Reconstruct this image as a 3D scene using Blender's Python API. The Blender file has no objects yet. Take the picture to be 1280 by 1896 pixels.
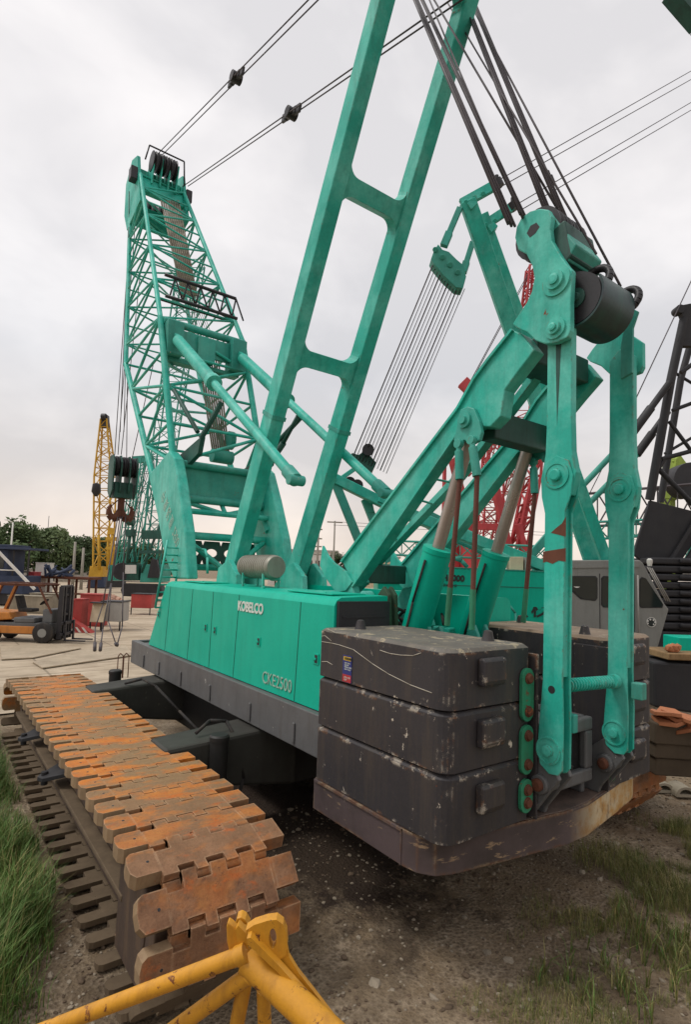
import bpy, math, random
from mathutils import Vector as V, Matrix as M4, noise as NZ
random.seed(7)
R=math.radians; PI=math.pi
sc=bpy.context.scene; COL=sc.collection
# ---------------------------------------------------------------- camera model (photo 1280x1896)
F=1044.; CX,CY=640.,985.; H=3.3
ROLL=.035; PITCH=math.atan(.0714)
U=V((math.sin(ROLL)*math.cos(PITCH),-math.cos(ROLL)*math.cos(PITCH),math.sin(PITCH)))
d1=V((-135-CX,1033-CY,F)).normalized(); YC=(d1-U*d1.dot(U)).normalized(); XCm=YC.cross(U)
def ray(px,py):
    d=V((px-CX,py-CY,F)); return V((d.dot(XCm),d.dot(YC),d.dot(U)))
CAM=V((0,0,H))
def AX(px,py,x): r=ray(px,py); return CAM+r*(x/r.x)
def AY(px,py,y): r=ray(px,py); return CAM+r*(y/r.y)
def AZ(px,py,z): r=ray(px,py); return CAM+r*((z-H)/r.z)
def D(px,py,d): return CAM+ray(px,py)*(d/F)
fx=V((XCm.z,YC.z,0)).normalized()
HEAD=math.atan2(XCm.z,YC.z)          # heading of view from +Y towards +X
MID=5.13                              # centre plane of the big crane
def mir(p): return V((2*MID-p[0],p[1],p[2]))
cam=bpy.data.objects.new('camera',bpy.data.cameras.new('camera')); COL.objects.link(cam)
cam.data.sensor_fit='VERTICAL'; cam.data.sensor_height=36; cam.data.lens=F/1896*36
cam.data.shift_y=(CY-948)/1896
cr=V((XCm.x,YC.x,U.x)); cu=-V((XCm.y,YC.y,U.y)); cb=-V((XCm.z,YC.z,U.z))
m=M4.Identity(4)
for i in range(3): m[i][0]=cr[i]; m[i][1]=cu[i]; m[i][2]=cb[i]; m[i][3]=CAM[i]
cam.matrix_world=m; cam.data.clip_start=.1; cam.data.clip_end=3000; sc.camera=cam
# ---------------------------------------------------------------- materials
def lin(c): 
    return tuple((x/255/12.92) if x/255<=.04045 else (((x/255)+.055)/1.055)**2.4 for x in c)+(1,)
class NT:
    def __init__(s,name):
        s.m=bpy.data.materials.new(name); s.m.use_nodes=True; s.t=s.m.node_tree; s.b=s.t.nodes['Principled BSDF']
        g=s.t.nodes.new('ShaderNodeNewGeometry'); s.pos=g.outputs['Position']
    def n(s,t,**k):
        o=s.t.nodes.new(t)
        for a,b in k.items(): setattr(o,a,b)
        return o
    def l(s,a,b): s.t.links.new(a,b)
    def scale(s,v,src=None):
        o=s.n('ShaderNodeMapping'); o.inputs['Scale'].default_value=v; s.l(src or s.pos,o.inputs[0]); return o.outputs[0]
    def noise(s,sc_,det=4,rough=.6,vec=None,dist=0):
        o=s.n('ShaderNodeTexNoise'); o.inputs['Scale'].default_value=sc_; o.inputs['Detail'].default_value=det
        o.inputs['Roughness'].default_value=rough; o.inputs['Distortion'].default_value=dist
        s.l(vec or s.pos,o.inputs['Vector']); return o.outputs['Fac']
    def ramp(s,f,a,b,c0=(0,0,0,1),c1=(1,1,1,1)):
        o=s.n('ShaderNodeValToRGB'); e=o.color_ramp.elements; e[0].position=a; e[1].position=b; e[0].color=c0; e[1].color=c1
        s.l(f,o.inputs[0]); return o.outputs[0]
    def mix(s,f,a,b,mode='MIX'):
        o=s.n('ShaderNodeMix',data_type='RGBA',blend_type=mode)
        for i,x in ((0,f),(6,a),(7,b)):
            if hasattr(x,'is_output'): s.l(x,o.inputs[i])
            else: o.inputs[i].default_value=x
        return o.outputs[2]
    def mul(s,a,b,op='MULTIPLY'):
        o=s.n('ShaderNodeMath',operation=op)
        for i,x in enumerate((a,b)):
            if hasattr(x,'is_output'): s.l(x,o.inputs[i])
            else: o.inputs[i].default_value=x
        return o.outputs[0]
    def bump(s,h,st,dist=.02):
        o=s.n('ShaderNodeBump'); o.inputs['Strength'].default_value=st; o.inputs['Distance'].default_value=dist
        s.l(h,o.inputs['Height']); s.l(o.outputs[0],s.b.inputs['Normal'])
    def fin(s,col,rough=.5,metal=0,spec=.5):
        if hasattr(col,'is_output'): s.l(col,s.b.inputs['Base Color'])
        else: s.b.inputs['Base Color'].default_value=col
        if hasattr(rough,'is_output'): s.l(rough,s.b.inputs['Roughness'])
        else: s.b.inputs['Roughness'].default_value=rough
        s.b.inputs['Metallic'].default_value=metal; s.b.inputs['Specular IOR Level'].default_value=spec
        return s.m
def paint(name,c,rough=.45,var=.18,dirt=.35,dc=(70,58,44),rust=0.,rc=(92,44,26),chip=0.,cc=(200,190,175),metal=0,spec=.4,fs=1.,bump=.15,fade=0,fc=(120,190,170),edge=0.,er=.035):
    k=NT(name); col=lin(c); dk=tuple(x*(1-var*1.6) for x in col[:3])+(1,)
    n1=k.noise(1.3*fs,5); base=k.mix(k.ramp(n1,.35,.7),col,dk)
    if fade: base=k.mix(k.mul(k.ramp(k.noise(.9*fs,6,.7),.45,.65),fade),base,lin(fc))
    st=k.noise(3*fs,6,.7,k.scale((2.2,2.2,.25)))
    base=k.mix(k.mul(k.ramp(st,.48,.75),dirt),base,lin(dc))
    fine=k.noise(38*fs,3); base=k.mix(k.mul(k.ramp(fine,.4,.8),.16),base,lin(dc))
    if rust>0: base=k.mix(k.ramp(k.noise(4.5*fs,8,.75,None,.5),.695-rust*.25,.72-rust*.25),base,k.mix(fine,lin(rc),lin((130,70,38))))
    if chip>0: base=k.mix(k.ramp(k.noise(7*fs,9,.72,k.scale((1,1,.6))),.70-chip*.3,.71-chip*.3),base,lin(cc))
    if chip>0: base=k.mix(k.ramp(k.noise(2.4*fs,10,.8),.70,.705),base,k.mix(fine,lin(cc),lin((150,120,90))))
    if edge>0:
        bv_=k.n('ShaderNodeBevel'); bv_.samples=4; bv_.inputs['Radius'].default_value=er
        g_=k.n('ShaderNodeNewGeometry'); dt=k.n('ShaderNodeVectorMath',operation='DOT_PRODUCT'); k.l(bv_.outputs[0],dt.inputs[0]); k.l(g_.outputs['Normal'],dt.inputs[1])
        em_=k.mul(1.0,dt.outputs['Value'],'SUBTRACT'); em_=k.ramp(em_,.004,.05)
        base=k.mix(k.mul(em_,k.mul(k.ramp(k.noise(5,8,.75),.53,.59),edge)),base,k.mix(k.ramp(k.noise(9,4),.45,.55),lin(cc),lin((120,84,58))))
    if bump: k.bump(k.noise(14*fs,6),bump,.01)
    r=k.ramp(n1,.2,.8,(rough-.1,)*3+(1,),(rough+.15,)*3+(1,))
    return k.fin(base,r,metal,spec)
TEAL=paint('teal_paint',(46,182,162),.46,.16,.45,(44,104,92),rust=.14,chip=0,fade=.7,fc=(116,204,188),spec=.28,edge=.75,cc=(88,70,52),er=.016)
TEALW=paint('weathered_teal_paint',(52,162,146),.5,.2,.4,(46,74,62),rust=.22,chip=.03,fade=.3)
TEALC=paint('clean_teal_cowling',(0,178,150),.42,.08,.24,(8,122,102),fade=.15,fc=(30,190,164),spec=.22,bump=.05)
TEALF=paint('teal_paint_far',(62,158,142),.6,.2,.4,(50,84,76),bump=0)
TEALD=paint('dark_teal_greasy',(40,92,80),.5,.3,.7,(30,32,34),rust=.1)
DARK=paint('greasy_black_steel',(46,44,48),.45,.3,.5,(34,30,30),rust=.08)
DGREY=paint('dark_grey_counterweight_paint',(56,54,57),.5,.2,.5,(84,74,62),chip=.2,cc=(190,180,164),rust=.04,spec=.35,edge=.95,er=.05)
CWTOP2=paint('pinkish_dusty_top',(158,136,114),.7,.2,.6,(120,104,88),chip=.3,cc=(190,176,150),rust=.15,rc=(140,92,60))
CWTOP=paint('dusty_counterweight_top',(104,100,94),.65,.2,.6,(140,128,108),chip=.42,cc=(158,146,122),rust=.12,rc=(150,92,56))
DECK=paint('grey_deck_paint',(100,101,102),.5,.2,.5,(70,64,58),chip=.13,cc=(170,168,162))
ROPE=paint('wire_rope',(84,78,82),.55,.2,.2,bump=0)
ROPET=paint('dry_wire_rope',(150,138,120),.6,.3,.4,(70,64,56),bump=0,fs=3)
CHROME=paint('worn_chrome_rod',(176,166,158),.3,.15,.3,(120,100,84),metal=.6)
RUST=paint('brown_rust',(104,62,44),.8,.3,.5,(64,44,36),rust=.4,rc=(140,74,40))
RUSTROD=paint('rusty_rod',(104,62,50),.7,.2,.4,(80,52,44))
RED=paint('faded_red_paint',(172,62,58),.6,.2,.3,(110,70,60),rust=.1)
REDF=paint('hazed_crane_red',(184,66,70),.6,.15,.3,(96,44,40),bump=0)  # red made lighter and pinker, distance haze mixed into the colour
YEL=paint('yellow_paint',(212,150,40),.42,.12,.6,(140,92,34),rust=.42,rc=(74,44,28),fs=2.5,spec=.5)
YELF=paint('crane_yellow_paint',(206,160,50),.6,.15,.3,(130,100,50),bump=0)
LIME=paint('lime_crane_paint',(150,172,70),.6,.15,.4,(90,100,50),bump=0)
ORG=paint('orange_truck_paint',(196,124,52),.55,.15,.4,(120,84,50),rust=.15)
BLUE=paint('blue_paint',(46,58,84),.6,.15,.3,(60,66,80),bump=0)
BLACKP=paint('matte_black_paint',(44,44,48),.6,.15,.3,(64,58,54),bump=.05)
GREYC=paint('grey_cab_paint',(138,138,134),.45,.08,.3,(84,80,74),rust=.03)
WHITE=paint('white_paint',(214,212,206),.5,.06,.25,(150,140,124),bump=0)
BEIGE=paint('beige_panel',(206,190,160),.7,.1,.3,(140,120,96),bump=0)
GREYP=paint('grey_panel',(168,164,158),.7,.1,.3,(120,112,104),bump=0)
MESH=paint('perforated_grey_metal',(150,148,136),.5,.2,.4,(96,88,76),metal=.3)
RUBBER=paint('rubber',(40,38,38),.8,.2,.6,(86,76,64))
WOOD=paint('weathered_timber',(150,120,84),.8,.3,.5,(70,54,40),fs=3)
BARK=paint('bark',(84,72,58),.9,.3,.4)
CONCR=paint('pole_concrete',(150,144,134),.8,.1,.3,(110,104,96),bump=0)
BONE=paint('pale_concrete_block',(150,140,122),.85,.2,.4,(90,80,66))
CLOTH=paint('rusty_orange_plate',(176,112,76),.8,.2,.4,(120,74,50))
SCRATCH=paint('bare_scratch',(188,180,164),.6,.1,.2,bump=0)
LETW=paint('white_lettering',(214,222,214),.5,.05,.1,bump=0)
LETS=paint('silver_lettering',(150,186,170),.5,.05,.1,bump=0)
LETK=paint('black_lettering',(24,34,34),.5,.05,.1,bump=0)
STB=paint('sticker_blue',(40,52,120),.4,.1,.1,bump=0); STR=paint('sticker_red',(170,50,56),.4,.1,.1,bump=0); STY=paint('sticker_yellow',(206,170,50),.4,.1,.1,bump=0)
SLABM=None
def glass():
    k=NT('dark_window_glass'); k.b.inputs['Metallic'].default_value=0
    return k.fin(lin((38,46,46)),.08,0,.8)
GLASS=glass()
def slabmat():
    k=NT('slab_worn_paint'); base=k.mix(k.ramp(k.noise(2,5),.35,.7),lin((84,72,72)),lin((60,52,50)))
    st=k.noise(2.2,7,.75,k.scale((1,1,.3)))
    sx=k.n('ShaderNodeSeparateXYZ'); k.l(k.pos,sx.inputs[0])
    m=k.mul(sx.outputs[0],-5.0,'ADD'); m=k.mul(m,1.8); 
    cl=k.n('ShaderNodeClamp'); k.l(m,cl.inputs[0])
    y=k.mul(k.ramp(st,.36,.44),cl.outputs[0])
    sz=k.ramp(sx.outputs[2],.0,1.0); lt=k.n('ShaderNodeMath',operation='LESS_THAN'); k.l(sx.outputs[2],lt.inputs[0]); lt.inputs[1].default_value=1.125
    y=k.mul(y,lt.outputs[0])
    yc=k.mix(k.ramp(k.noise(5,6,.7),.42,.6),lin((176,134,74)),lin((190,172,140)))
    base=k.mix(y,base,yc)
    base=k.mix(k.ramp(k.noise(6,9,.72,k.scale((.5,.5,2))),.6,.64),base,lin((140,118,94)))
    base=k.mix(k.ramp(k.noise(9,9,.7,k.scale((1.6,1.6,.35))),.665,.685),base,lin((200,190,172)))
    bv_=k.n('ShaderNodeBevel'); bv_.samples=4; bv_.inputs['Radius'].default_value=.05
    dt=k.n('ShaderNodeVectorMath',operation='DOT_PRODUCT'); g_=k.n('ShaderNodeNewGeometry'); k.l(bv_.outputs[0],dt.inputs[0]); k.l(g_.outputs['Normal'],dt.inputs[1])
    em_=k.ramp(k.mul(1.0,dt.outputs['Value'],'SUBTRACT'),.004,.05)
    base=k.mix(k.mul(em_,k.ramp(k.noise(4,8,.75),.44,.54)),base,k.mix(k.ramp(k.noise(8,4),.45,.55),lin((150,128,100)),lin((104,72,50))))
    k.bump(k.noise(10,7),.3,.01); return k.fin(base,.6,0,.35)
SLABM=slabmat()
def platemat():
    k=NT('deck_plate_brown'); base=k.mix(k.ramp(k.noise(3,6,.7),.35,.65),lin((104,86,76)),lin((64,54,50)))
    base=k.mix(k.ramp(k.noise(9,5,.6,k.scale((1,.45,1))),.66,.7),base,lin((52,34,28)))
    base=k.mix(k.ramp(k.noise(11,8,.7),.69,.71),base,lin((170,160,146))); k.bump(k.noise(12,6),.3,.01); return k.fin(base,.7)
PLATEM=platemat()
def shoemat():
    k=NT('rusty_track_steel'); sx=k.n('ShaderNodeSeparateXYZ'); k.l(k.pos,sx.inputs[0])
    far=k.ramp(k.mul(sx.outputs[1],.1),.40,.60)                      # mud-brown at the near end, bright rust beyond
    brown=k.mix(k.ramp(k.noise(5,6,.7),.35,.65),lin((104,72,50)),lin((142,104,76)))
    tan=k.mix(k.noise(20,5),lin((158,130,92)),lin((122,88,58)))
    org=k.mix(k.ramp(k.noise(7,6,.7),.3,.7),lin((186,98,26)),lin((200,128,52)))
    c=k.mix(far,brown,tan)
    mask=k.ramp(k.noise(1.7,5,.65,k.scale((1,2.2,1))),.46,.58)
    f2=k.mul(k.mul(far,.62),.38,'ADD')
    c=k.mix(k.mul(mask,f2),c,org)
    c=k.mix(k.mul(k.ramp(k.noise(3.1,6,.7,k.scale((1,2,1))),.58,.68),.6),c,lin((186,90,26)))
    c=k.mix(k.mul(k.ramp(k.noise(45,4),.5,.75),.35),c,lin((80,52,38)))
    bv_=k.n('ShaderNodeBevel'); bv_.samples=4; bv_.inputs['Radius'].default_value=.02
    dt=k.n('ShaderNodeVectorMath',operation='DOT_PRODUCT'); g_=k.n('ShaderNodeNewGeometry'); k.l(bv_.outputs[0],dt.inputs[0]); k.l(g_.outputs['Normal'],dt.inputs[1])
    em_=k.ramp(k.mul(1.0,dt.outputs['Value'],'SUBTRACT'),.004,.06)
    c=k.mix(k.mul(em_,k.mul(k.ramp(k.noise(6,6,.7),.38,.6),.75)),c,lin((184,152,120)))
    c=k.mix(k.mul(k.ramp(k.noise(11,8,.8),.60,.66),.8),c,lin((92,58,42)))
    k.bump(k.noise(26,7,.65),.6,.014); return k.fin(c,.68,0,.35)
SHOE=shoemat()
SHOEG=paint('worn_shoe_end',(150,126,96),.7,.2,.5,(104,68,48),fs=3,rust=.2,rc=(140,76,42))
SHOEL=paint('dry_muddy_shoe',(104,88,68),.85,.2,.5,(80,64,50),fs=3)
SIDEF=paint('crawler_frame_paint',(78,64,56),.65,.25,.5,(124,100,74),chip=.12,cc=(150,120,86))
# ---------------------------------------------------------------- mesh builder
INV={}
class MB:
    def __init__(s): s.v=[]; s.f=[]; s.m=[]; s.s=[]; s.mi=0
    def add(s,vs,fs,smooth=None):
        o=len(s.v); s.v+= [tuple(v) for v in vs]
        for i,f in enumerate(fs):
            s.f.append([o+j for j in f]); s.m.append(s.mi); s.s.append(bool(smooth[i]) if isinstance(smooth,list) else bool(smooth))
        return s
    def hexa(s,p): return s.add(p,[(0,3,2,1),(4,5,6,7),(0,1,5,4),(1,2,6,5),(2,3,7,6),(3,0,4,7)])
    def box(s,a,b):
        x0,y0,z0=a;x1,y1,z1=b
        return s.hexa([(x0,y0,z0),(x1,y0,z0),(x1,y1,z0),(x0,y1,z0),(x0,y0,z1),(x1,y0,z1),(x1,y1,z1),(x0,y1,z1)])
    def beam(s,p,q,w,h,up=(0,0,1),w2=None,h2=None):
        p=V(p);q=V(q);d=(q-p).normalized(); u=V(up)
        if abs(d.dot(u))>.98: u=V((1,0,0))
        x=d.cross(u).normalized(); y=x.cross(d); w2=w2 or w; h2=h2 or h
        c=[p-x*w/2-y*h/2,p+x*w/2-y*h/2,p+x*w/2+y*h/2,p-x*w/2+y*h/2]; e=[q-x*w2/2-y*h2/2,q+x*w2/2-y*h2/2,q+x*w2/2+y*h2/2,q-x*w2/2+y*h2/2]
        return s.add(c+e,[(0,1,2,3)[::-1],(4,5,6,7),(0,1,5,4),(1,2,6,5),(2,3,7,6),(3,0,4,7)])
    def tube(s,p,q,r,r2=None,n=10,cap=True):
        p=V(p);q=V(q);r2=r if r2 is None else r2; d=(q-p).normalized(); u=V((0,0,1)) if abs(d.z)<.9 else V((1,0,0))
        x=d.cross(u).normalized(); y=d.cross(x); vs=[];fs=[];sm=[]
        for i in range(n):
            a=2*PI*i/n; o=x*math.cos(a)+y*math.sin(a); vs+=[p+o*r,q+o*r2]
        for i in range(n):
            j=(i+1)%n; fs.append((2*i,2*j,2*j+1,2*i+1)); sm.append(True)
        if cap: fs+=[tuple(2*i for i in range(n))[::-1],tuple(2*i+1 for i in range(n))]; sm+=[False,False]
        return s.add(vs,fs,sm)
    def path(s,pts,r,n=6):
        for a,b in zip(pts,pts[1:]): s.tube(a,b,r,n=n)
        return s
    def prism(s,poly,off):
        """poly: list of 3-D points (planar), off: extrusion vector"""
        n=len(poly); off=V(off); vs=[V(p) for p in poly]+[V(p)+off for p in poly]
        return s.add(vs,[tuple(range(n)),tuple(range(n,2*n))[::-1]]+[(i,(i+1)%n,n+(i+1)%n,n+i) for i in range(n)])
    def lathe(s,p,d,prof,n=20):
        """prof: list of (distance along d, radius)"""
        p=V(p);d=V(d).normalized(); u=V((0,0,1)) if abs(d.z)<.9 else V((1,0,0)); x=d.cross(u).normalized(); y=d.cross(x)
        vs=[];fs=[]
        for t,r in prof:
            for i in range(n):
                a=2*PI*i/n; vs.append(p+d*t+(x*math.cos(a)+y*math.sin(a))*r)
        k=len(prof)
        for j in range(k-1):
            for i in range(n):
                i2=(i+1)%n; fs.append((j*n+i,j*n+i2,(j+1)*n+i2,(j+1)*n+i))
        sm=[True]*len(fs)
        fs+=[tuple(range(n))[::-1],tuple(range((k-1)*n,k*n))]; sm+=[False,False]
        return s.add(vs,fs,sm)
    def build(s,name,mats,parent=None,bevel=0,local=False):
        me=bpy.data.meshes.new(name); inv=INV.get(parent) if parent else None
        vs=s.v if (inv is None or local) else [tuple(inv@V(v)) for v in s.v]
        me.from_pydata(vs,[],s.f); 
        if not isinstance(mats,(list,tuple)): mats=[mats]
        for m_ in mats: me.materials.append(m_)
        me.polygons.foreach_set('material_index',s.m); me.polygons.foreach_set('use_smooth',s.s); me.update()
        import bmesh
        bm=bmesh.new(); bm.from_mesh(me); bmesh.ops.recalc_face_normals(bm,faces=bm.faces)
        for e_ in bm.edges:
            if len(e_.link_faces)==2 and e_.calc_face_angle(0)>.72: e_.smooth=False
        bm.to_mesh(me); bm.free()
        o=bpy.data.objects.new(name,me); COL.objects.link(o)
        if parent: o.parent=parent; INV[o]=inv
        if bevel:
            b=o.modifiers.new('bevel','BEVEL'); b.width=bevel; b.segments=2; b.limit_method='ANGLE'; b.angle_limit=R(38)
        return o
def tag(o,label=None,cat=None,group=None,kind=None):
    if label: o['label']=label
    if cat: o['category']=cat
    if group: o['group']=group
    if kind: o['kind']=kind
    return o
def root(name,loc,label,cat,group=None,rz=0):
    o=bpy.data.objects.new(name,None); COL.objects.link(o); o.location=loc; o.rotation_euler=(0,0,rz); o.empty_display_size=.3
    INV[o]=(M4.Translation(V(loc))@M4.Rotation(rz,4,'Z')).inverted(); return tag(o,label,cat,group)
def struct(name,mb,mat,bevel=0): o=mb.build(name,mat,None,bevel); o['kind']='structure'; return o
def part(name,mat,parent,fn,bevel=0,label=None,kind=None,local=False):
    b=MB(); fn(b); o=b.build(name,mat,parent,bevel,local); 
    if label: o['label']=label
    if kind: o['kind']=kind
    return o
def parts(name,mat,parent,fns,bevel=0):
    return [part(name,mat,parent,f_,bevel) for f_ in fns]
def copy_tree(o,parent=None):
    c=o.copy(); COL.objects.link(c)
    if parent: c.parent=parent
    INV[c]=INV.get(o)
    for ch in list(o.children): copy_tree(ch,c)
    return c
def text(s,size,origin,xd,yd,mat,name,parent,ext=.004,space=1.0,align='LEFT',bold=0,sx=1.0):
    cu_=bpy.data.curves.new('t','FONT'); cu_.body=s; cu_.size=size; cu_.extrude=ext; cu_.align_x=align; cu_.space_character=space; cu_.offset=bold
    t=bpy.data.objects.new('t',cu_); COL.objects.link(t); dg=bpy.context.evaluated_depsgraph_get(); dg.update()
    me=bpy.data.meshes.new_from_object(t.evaluated_get(dg)); bpy.data.objects.remove(t); bpy.data.curves.remove(cu_)
    xd=V(xd).normalized(); yd=V(yd).normalized(); zd=xd.cross(yd); mt=M4.Identity(4)
    for i in range(3): mt[i][0]=xd[i]*sx; mt[i][1]=yd[i]; mt[i][2]=zd[i]; mt[i][3]=V(origin)[i]
    inv=INV[parent]; me.transform(inv@mt); me.materials.clear(); me.materials.append(mat); me.name=name
    o=bpy.data.objects.new(name,me); COL.objects.link(o); o.parent=parent; INV[o]=inv; return o
def lerp(a,b,t): return V(a)*(1-t)+V(b)*t
def lattice(b,A,B,n,rc,rb,cs=6,rings=True,rb2=None):
    """A,B: four corners at each end; chords and zig-zag bracing"""
    for a,c in zip(A,B): b.tube(a,c,rc,n=cs)
    for k in range(4):
        a0,a1=A[k],A[(k+1)%4]; b0,b1=B[k],B[(k+1)%4]
        for i in range(n):
            t0,t1=i/n,(i+1)/n
            p=lerp(a0,b0,t0) if (i+k)%2==0 else lerp(a1,b1,t0); q=lerp(a1,b1,t1) if (i+k)%2==0 else lerp(a0,b0,t1)
            b.tube(p,q,rb,n=5,cap=False)
            if rings: b.tube(lerp(a0,b0,t1),lerp(a1,b1,t1),rb*.85,n=5,cap=False)
def sheave(b,c,ax,r,w,n=20):
    ax=V(ax).normalized(); c=V(c)
    b.lathe(c-ax*w/2,ax,[(0,r*.25),(0,r),(w*.2,r),(w*.5,r*.86),(w*.8,r),(w,r),(w,r*.25)],n)
def arcpts(c,r,a0,a1,n,f): return [f(c[0]+r*math.cos(a0+(a1-a0)*i/n),c[1]+r*math.sin(a0+(a1-a0)*i/n)) for i in range(n+1)]
# ================================================================ SETTING
def ground_h(x,y):
    d=math.hypot(x-3,y-5); k=max(0,min(1,(26-d)/14)); 
    if y>13.4 and x<60: k*=max(0,min(1,(14.6-y)/1.2))
    h=(NZ.noise(V((x*.6,y*.6,1)))*.05+NZ.noise(V((x*2.1,y*2.1,4)))*.025+NZ.noise(V((x*6,y*6,9)))*.012)*k
    return h-.03
def axis(lo,hi,step,far):
    a=[]; x=lo
    while x<=hi: a.append(x); x+=step
    s=step
    while a[-1]<far: s*=1.35; a.append(a[-1]+s)
    s=step
    while a[0]>-far: s*=1.35; a.insert(0,a[0]-s)
    return a
gx=axis(-1.5,13,.09,900); gy=axis(-1,14.5,.09,900)
b=MB(); vs=[(x,y,ground_h(x,y)) for y in gy for x in gx]; n=len(gx)
b.add(vs,[(j*n+i,j*n+i+1,(j+1)*n+i+1,(j+1)*n+i) for j in range(len(gy)-1) for i in range(n-1)],True)
k=NT('dirt_and_gravel'); sx=k.n('ShaderNodeSeparateXYZ'); k.l(k.pos,sx.inputs[0])
base=k.mix(k.ramp(k.noise(1.1,7,.7),.35,.66),lin((110,92,70)),lin((148,130,106)))
vo=k.n('ShaderNodeTexVoronoi'); vo.inputs['Scale'].default_value=26; k.l(k.pos,vo.inputs['Vector'])
base=k.mix(k.mul(k.ramp(k.noise(2.3,6,.7),.42,.62),.75),base,k.mix(vo.outputs['Distance'],lin((84,70,54)),lin((190,172,148))))
wet=k.ramp(k.noise(.62,5,.6,None,.4),.40,.50,(1,1,1,1),(0,0,0,1))
# oily damp mud behind the crane, blended with painted shade below it
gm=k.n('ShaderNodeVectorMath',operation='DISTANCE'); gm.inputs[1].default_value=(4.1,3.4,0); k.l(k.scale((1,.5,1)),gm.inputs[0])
oil_shade=k.ramp(k.mul(gm.outputs['Value'],k.mul(k.noise(1.4,6,.7),1.4)),1.0,3.1,(1,1,1,1),(0,0,0,1)); oil_shade=k.mul(oil_shade,1.0)
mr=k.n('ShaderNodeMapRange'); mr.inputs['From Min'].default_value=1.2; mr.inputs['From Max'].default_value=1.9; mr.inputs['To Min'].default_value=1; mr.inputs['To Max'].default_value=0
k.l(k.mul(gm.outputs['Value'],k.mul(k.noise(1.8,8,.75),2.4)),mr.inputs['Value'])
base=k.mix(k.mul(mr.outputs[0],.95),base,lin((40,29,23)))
base=k.mix(k.mul(wet,.5),base,lin((66,54,42)))
base=k.mix(k.mul(k.ramp(k.noise(60,4),.5,.7),.4),base,lin((60,48,38)))
k.bump(k.mul(k.noise(24,8,.7),k.mul(vo.outputs['Distance'],.6),'ADD'),.8,.05)
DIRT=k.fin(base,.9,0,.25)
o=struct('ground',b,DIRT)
# concrete yard on the far left, laid just above the dirt
b=MB(); b.add([(-60,13.9,.004),(2.6,14.3,.004),(8.6,16.5,.004),(14,17.5,.004),(60,30,.004),(160,160,.004),(-60,160,.004)],[(0,1,2,3,4,5,6)])
k=NT('yard_concrete'); base=k.mix(k.ramp(k.noise(.35,6,.65),.35,.65),lin((188,172,150)),lin((150,134,112)))
base=k.mix(k.mul(k.ramp(k.noise(1.1,6,.7,k.scale((.5,2.0,1))),.5,.66),.65),base,lin((120,102,82)))
br=k.n('ShaderNodeTexBrick'); br.inputs['Scale'].default_value=.16; br.inputs['Mortar Size'].default_value=.006; br.offset=0
k.l(k.pos,br.inputs['Vector']); base=k.mix(k.mul(br.outputs['Fac'],.55),base,lin((96,84,70)))
k.bump(k.noise(9,7),.25,.02); struct('concrete_yard',b,k.fin(base,.85,0,.3))
# steel road plates
for q,lab in (([(60,1227),(78,1238),(248,1214),(232,1196),(150,1205)],'brown steel road plate lying just past the far end of the rusty track'),
              ([(0,1196),(2,1222),(60,1219),(150,1201),(120,1196)],'thin pale steel road plate lying on concrete left of the other plate')):
    b=MB(); pts=[AZ(x,y,.03) for x,y in q]; b.prism(pts,(0,0,.035)); 
    tag(b.build('steel_plate',paint('plate_steel',(176,160,136),.6,.2,.5,(120,100,78)) if not bpy.data.materials.get('plate_steel') else bpy.data.materials['plate_steel']),lab,'steel plate','steel plates on the yard')
# ================================================================ MAIN CRANE
CR=root('crawler_crane',(MID,8,0),'huge teal crawler crane with dark grey counterweights, filling the middle of the yard','crane')
# ---- crawler tracks
def track_path(s):
    """closed path in (y,z); s in metres from the near bottom, going up and over, then far"""
    return None
P=[]; yn,yf,zr=4.5,12.15,.5
for i in range(19):
    a=-PI/2-PI*i/18; P.append((yn+zr*math.cos(a),.56+zr*math.sin(a)))
P.append((5.15,1.10)); 
for i in range(1,8): t=i/8; P.append((5.15+(yf-.5-5.15)*t,1.10-.0*math.sin(PI*t)))
for i in range(19):
    a=PI/2-PI*i/18; P.append((yf+zr*math.cos(a),.56+zr*math.sin(a)))
P=[(y,z-.0) for y,z in P]; P.append(P[0])
seg=[math.dist(P[i],P[i+1]) for i in range(len(P)-1)]; LT=sum(seg)
def onpath(s):
    s%=LT; i=0
    while s>seg[i]: s-=seg[i]; i+=1
    t=s/seg[i]; return P[i][0]+(P[i+1][0]-P[i][0])*t, P[i][1]+(P[i+1][1]-P[i][1])*t
NS=56; pitch=LT/NS
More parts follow.
